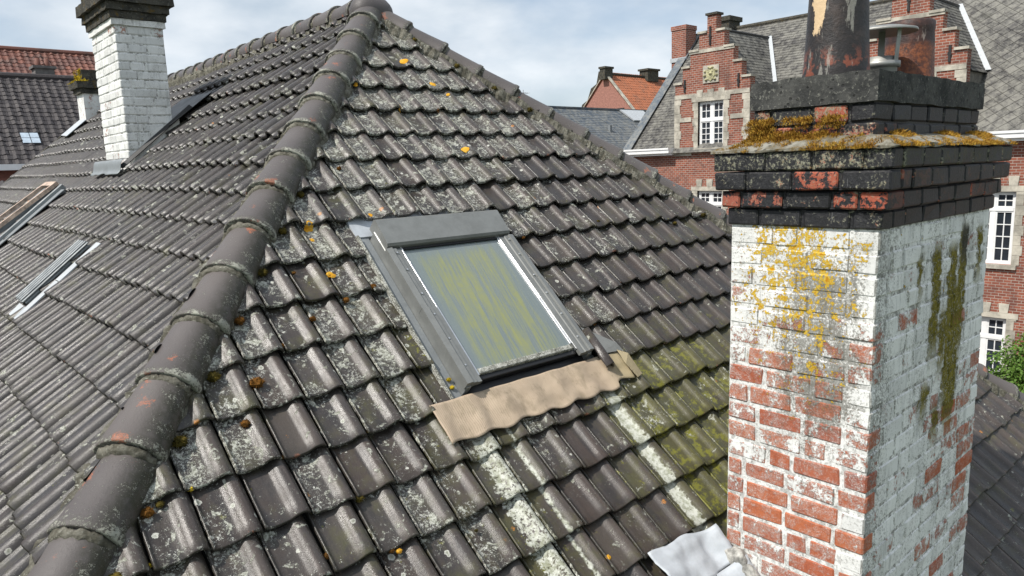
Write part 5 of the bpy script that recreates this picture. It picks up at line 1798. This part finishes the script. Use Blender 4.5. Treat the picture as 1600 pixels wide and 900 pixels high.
box('yellow_hood', XG + 9.9, XG + 10.8, 38.4, 39.1, H + 6.6, H + 8.0, simple('yellow_cover', (.55, .43, .02), .6, var=.3), ro)
m = MB()
for sg in (-1, 1):
    a = np.array([XG - .12, 38.25 + sg * 3.15, H + 3.46]); b = np.array([XG - .12, 38.25, H + 6.86])
    quadprism(m, [a, b, b + np.array([.3, 0, 0]), a + np.array([.3, 0, 0])], (0, 0, .10))
m.build('verge', 'stone', ro)
m = MB(); m.box(XG - .06, XG + .01, 36.4, 37.5, H + 3.7, H + 4.15); m.build('window', 'iron', rh)
m = MB()
g0 = [(39.0, 3.0), (43.2, 3.0), (42.6, 4.0), (42.2, 4.9), (41.6, 5.2), (41.2, 6.1), (40.6, 6.4), (40.35, 7.35), (40.0, 7.35), (39.8, 6.9)]
vs = [(XG + 1.6, a, H + b) for a, b in g0] + [(XG + 2.0, a, H + b) for a, b in g0]
m.add(vs, [tuple(range(10)), tuple(range(19, 9, -1))] + [(i_, i_ + 10, (i_ + 1) % 10 + 10, (i_ + 1) % 10) for i_ in range(10)])
m.build('rear_gable', 'cap_dark', rh)
# dark tiled building on the left, red roof behind it
GU, GV = 7.60, .86
db = thing('dark_roof_building', 'building with dark grey tiled roof and white gutter at the left edge', 'building')
m = MB(); m.box(-14, 15, 24.35, 30.0, 0, H + .45); m.build('wall', 'brick_far', db)
ln = math.hypot(3.0, 2.68)
drf = mesh_obj('roof', [(-14, 24, H + .50), (15, 24, H + .50), (15, 27, H + 3.18), (-14, 27, H + 3.18), (15, 30, H + .5), (-14, 30, H + .5)], [(0, 1, 2, 3), (3, 2, 4, 5)], 'dark_tile', db, False, {'mask': [(0, 0, .4)] * 6})
slate_field((-4, 24, H + .52), Xa, np.array([0, 3.0 / ln, 2.68 / ln]), np.array([0, -2.68 / ln, 3.0 / ln]), 18.0, ln, .225, .19, 'pan', lambda u, v: not (GU < u < GU + .45 and GV < v + .1 < GV + .55), 'roof_tiles_beyond', 'dark_tile', drf, .020)
for i in range(2):
    for j in range(2):
        u0 = GU + i * .225; v0 = GV + j * .23
        P0 = np.array([-4, 24, H + .52]) + Xa * u0 + np.array([0, 3.0, 2.68]) / ln * v0 + np.array([0, -2.68, 3.0]) / ln * .03
        m = MB(); quadprism(m, [P0, P0 + Xa * .205, P0 + Xa * .205 + np.array([0, 3.0, 2.68]) / ln * .21, P0 + np.array([0, 3.0, 2.68]) / ln * .21], np.array([0, -2.68, 3.0]) / ln * .012)
        m.build('glass_tile', simple('glass_tile', (.42, .50, .58), .15, var=.15) if i == 0 and j == 0 else bpy.data.materials['glass_tile'], drf)
m = MB(); m.box(-14, 15.1, 23.72, 23.98, H + .36, H + .52); m.build('gutter', 'white', db)
m = MB(); m.tube((-14, 27, H + 3.22), (15, 27, H + 3.22), .10, .10, 8); m.build('ridge_capping', 'dark_tile', drf)
m = MB(); m.box(4.56, 5.08, 27.2, 27.8, H + 2.6, H + 3.52); m.box(4.50, 5.14, 27.14, 27.86, H + 3.521, H + 3.60)
c_ = m.build('chimney', simple('grey_render', (.14, .13, .125), .9), db)
for x in (4.70, 4.95):
    m = MB(); m.lathe((x, 27.5, H + 3.601), [(.085, 0), (.07, .26), (.06, .26), (.05, .0)], 14); m.build('chimney_pot', 'red_tile', c_, True)
rb = thing('red_roof_building', 'building with weathered red tiled roof behind the dark roof at upper left', 'building')
m = MB(); m.box(-16, 9.4, 33.1, 42.9, 0, H + 1.7); m.build('wall', 'brick_far', rb)
ln = math.hypot(5.0, 4.1)
rrf = mesh_obj('roof', [(-16, 33, H + 1.5), (9.6, 33, H + 1.5), (9.6, 38, H + 5.6), (-16, 38, H + 5.6), (9.6, 43, H + 1.5), (-16, 43, H + 1.5)], [(0, 1, 2, 3), (3, 2, 4, 5)], 'red_tile', rb, False, {'mask': [(0, 0, .4)] * 6})
slate_field((-2, 33, H + 1.52), Xa, np.array([0, 5.0 / ln, 4.1 / ln]), np.array([0, -4.1 / ln, 5.0 / ln]), 11.6, ln, .24, .27, 'pan', lambda u, v: v > 2.0, 'roof_tiles_beyond', 'red_tile', rrf, .025)
m = MB(); m.tube((-16, 38, H + 5.64), (9.6, 38, H + 5.64), .12, .12, 8); m.build('ridge_capping', 'red_tile', rrf)
# low outbuilding below the dark roof, far left
ob = thing('outbuilding', 'low dark outbuilding under the white gutter at the left edge', 'building')
m = MB(); m.box(-8, 6, 19.2, 22.2, 0, H - .9); m.build('wall', 'brick_far', ob)
ob_r = mesh_obj('roof', [(-8.2, 19.0, H - 1.0), (6.2, 19.0, H - 1.0), (6.2, 20.7, H + .02), (-8.2, 20.7, H + .02), (6.2, 22.4, H - 1.0), (-8.2, 22.4, H - 1.0)], [(0, 1, 2, 3), (3, 2, 4, 5)], 'dark_tile', ob, False, {'mask': [(0, 0, .3)] * 6})
slate_field((-8.2, 19.0, H - .985), Xa, np.array([0, .857, .515]), np.array([0, -.515, .857]), 14.4, 1.98, .225, .2, 'pan', lambda u, v: True, 'roof_tiles_beyond', 'dark_tile', ob_r, .02)

# ================================================================== TREES, AERIALS
def tree(name, label, base, clumps, trunk_r, leaf, mat, n_leaves, group=None, cat='tree'):
    t = thing(name, label, cat, group)
    base = np.array(base, float)
    tr = MB()
    top = np.mean([c[:3] for c in clumps], axis=0)
    tr.tube(base, (base * .45 + top * .55), trunk_r, trunk_r * .55, 9)
    for c in clumps:
        tr.tube(base * .5 + top * .5 - np.array([0, 0, .2]), c[:3], trunk_r * .45, trunk_r * .08, 6)
    tr.build('trunk', 'bark', t)
    V = []; Fc = []
    tot = sum(c[3] ** 2 for c in clumps)
    for (x, y, z, r) in clumps:
        for _ in range(int(n_leaves * r * r / tot)):
            d = Vector((random.gauss(0, 1), random.gauss(0, 1), random.gauss(0, 1))).normalized()
            q = r * (random.random() ** .45) * (1 + .35 * mnoise.noise(d * 2.2 + Vector((x, y, z))))
            p = Vector((x, y, z)) + Vector((d.x, d.y, d.z * .9)) * q
            nrm = (d + Vector((random.gauss(0, .7), random.gauss(0, .7), random.gauss(0, .7)))).normalized()
            a = nrm.orthogonal().normalized(); a = Matrix.Rotation(random.uniform(0, 6.28), 3, nrm) @ a; b = nrm.cross(a)
            l = leaf * random.uniform(.6, 1.4)
            o = len(V)
            V += [p - a * l, p + b * l * .45, p + a * l, p - b * l * .45]
            Fc.append((o, o + 1, o + 2, o + 3))
    mesh_obj('crown', V, Fc, mat, t)
    return t
tree('copper_tree', 'dark purple leaved tree just showing over the ridge beside the white chimney', (13.9, 40, 0),
     [(13.7, 40, H + 3.9, 1.3), (14.4, 40.2, H + 3.7, 1.1), (12.9, 39.8, H + 3.5, 1.0), (13.8, 40.3, H + 4.6, .8), (13.8, 39.8, H + 2.4, 1.6)], .28, .10, 'leaf_dark', 9000)
tree('garden_tree', 'light green treetop peeping over the ridge next to the white chimney', (9.7, 30.5, 0),
     [(9.4, 30.5, H + 3.0, .75), (10.1, 30.7, H + 2.8, .7), (9.7, 30.3, H + 2.1, 1.0), (8.9, 30.5, H + 2.2, .8)], .16, .07, 'leaf_mid', 7000)
tree('conifer_bush', 'bright green conifer bush beside the right hip at the right edge', (20.2, 4.3, 0),
     [(20.0, 4.55, H - 4.95, .62), (20.2, 4.0, H - 4.75, .8), (20.4, 3.3, H - 4.85, .9), (20.0, 4.3, H - 5.85, 1.1), (20.3, 3.4, H - 5.95, 1.2), (20.1, 4.75, H - 5.55, .6), (20.2, 3.8, H - 7.45, 1.5)], .15, .045, 'leaf', 26000, cat='bush')
for i, (x, y, zt, lb) in enumerate(((34.2, 37.0, 5.1, 'taller of two thin television aerials on the skyline left of the orange roof house'), (30.8, 38.0, 4.75, 'shorter of two thin television aerials on the skyline above the slate roof'))):
    a = thing('television_aerial', lb, 'aerial', 'television aerials on the skyline')
    m = MB(); m.tube((x, y, H + 1.2), (x, y, H + zt), .03, .025, 6); m.build('mast', 'anten', a)
    m = MB(); m.tube((x - .45, y, H + zt - .2), (x + .45, y, H + zt - .2), .018, .018, 5); m.build('boom', 'anten', a)
    for k in range(5):
        m = MB(); m.tube((x - .4 + k * .2, y - .22, H + zt - .2), (x - .4 + k * .2, y + .22, H + zt - .2), .010, .010, 5); m.build('element', 'anten', a)
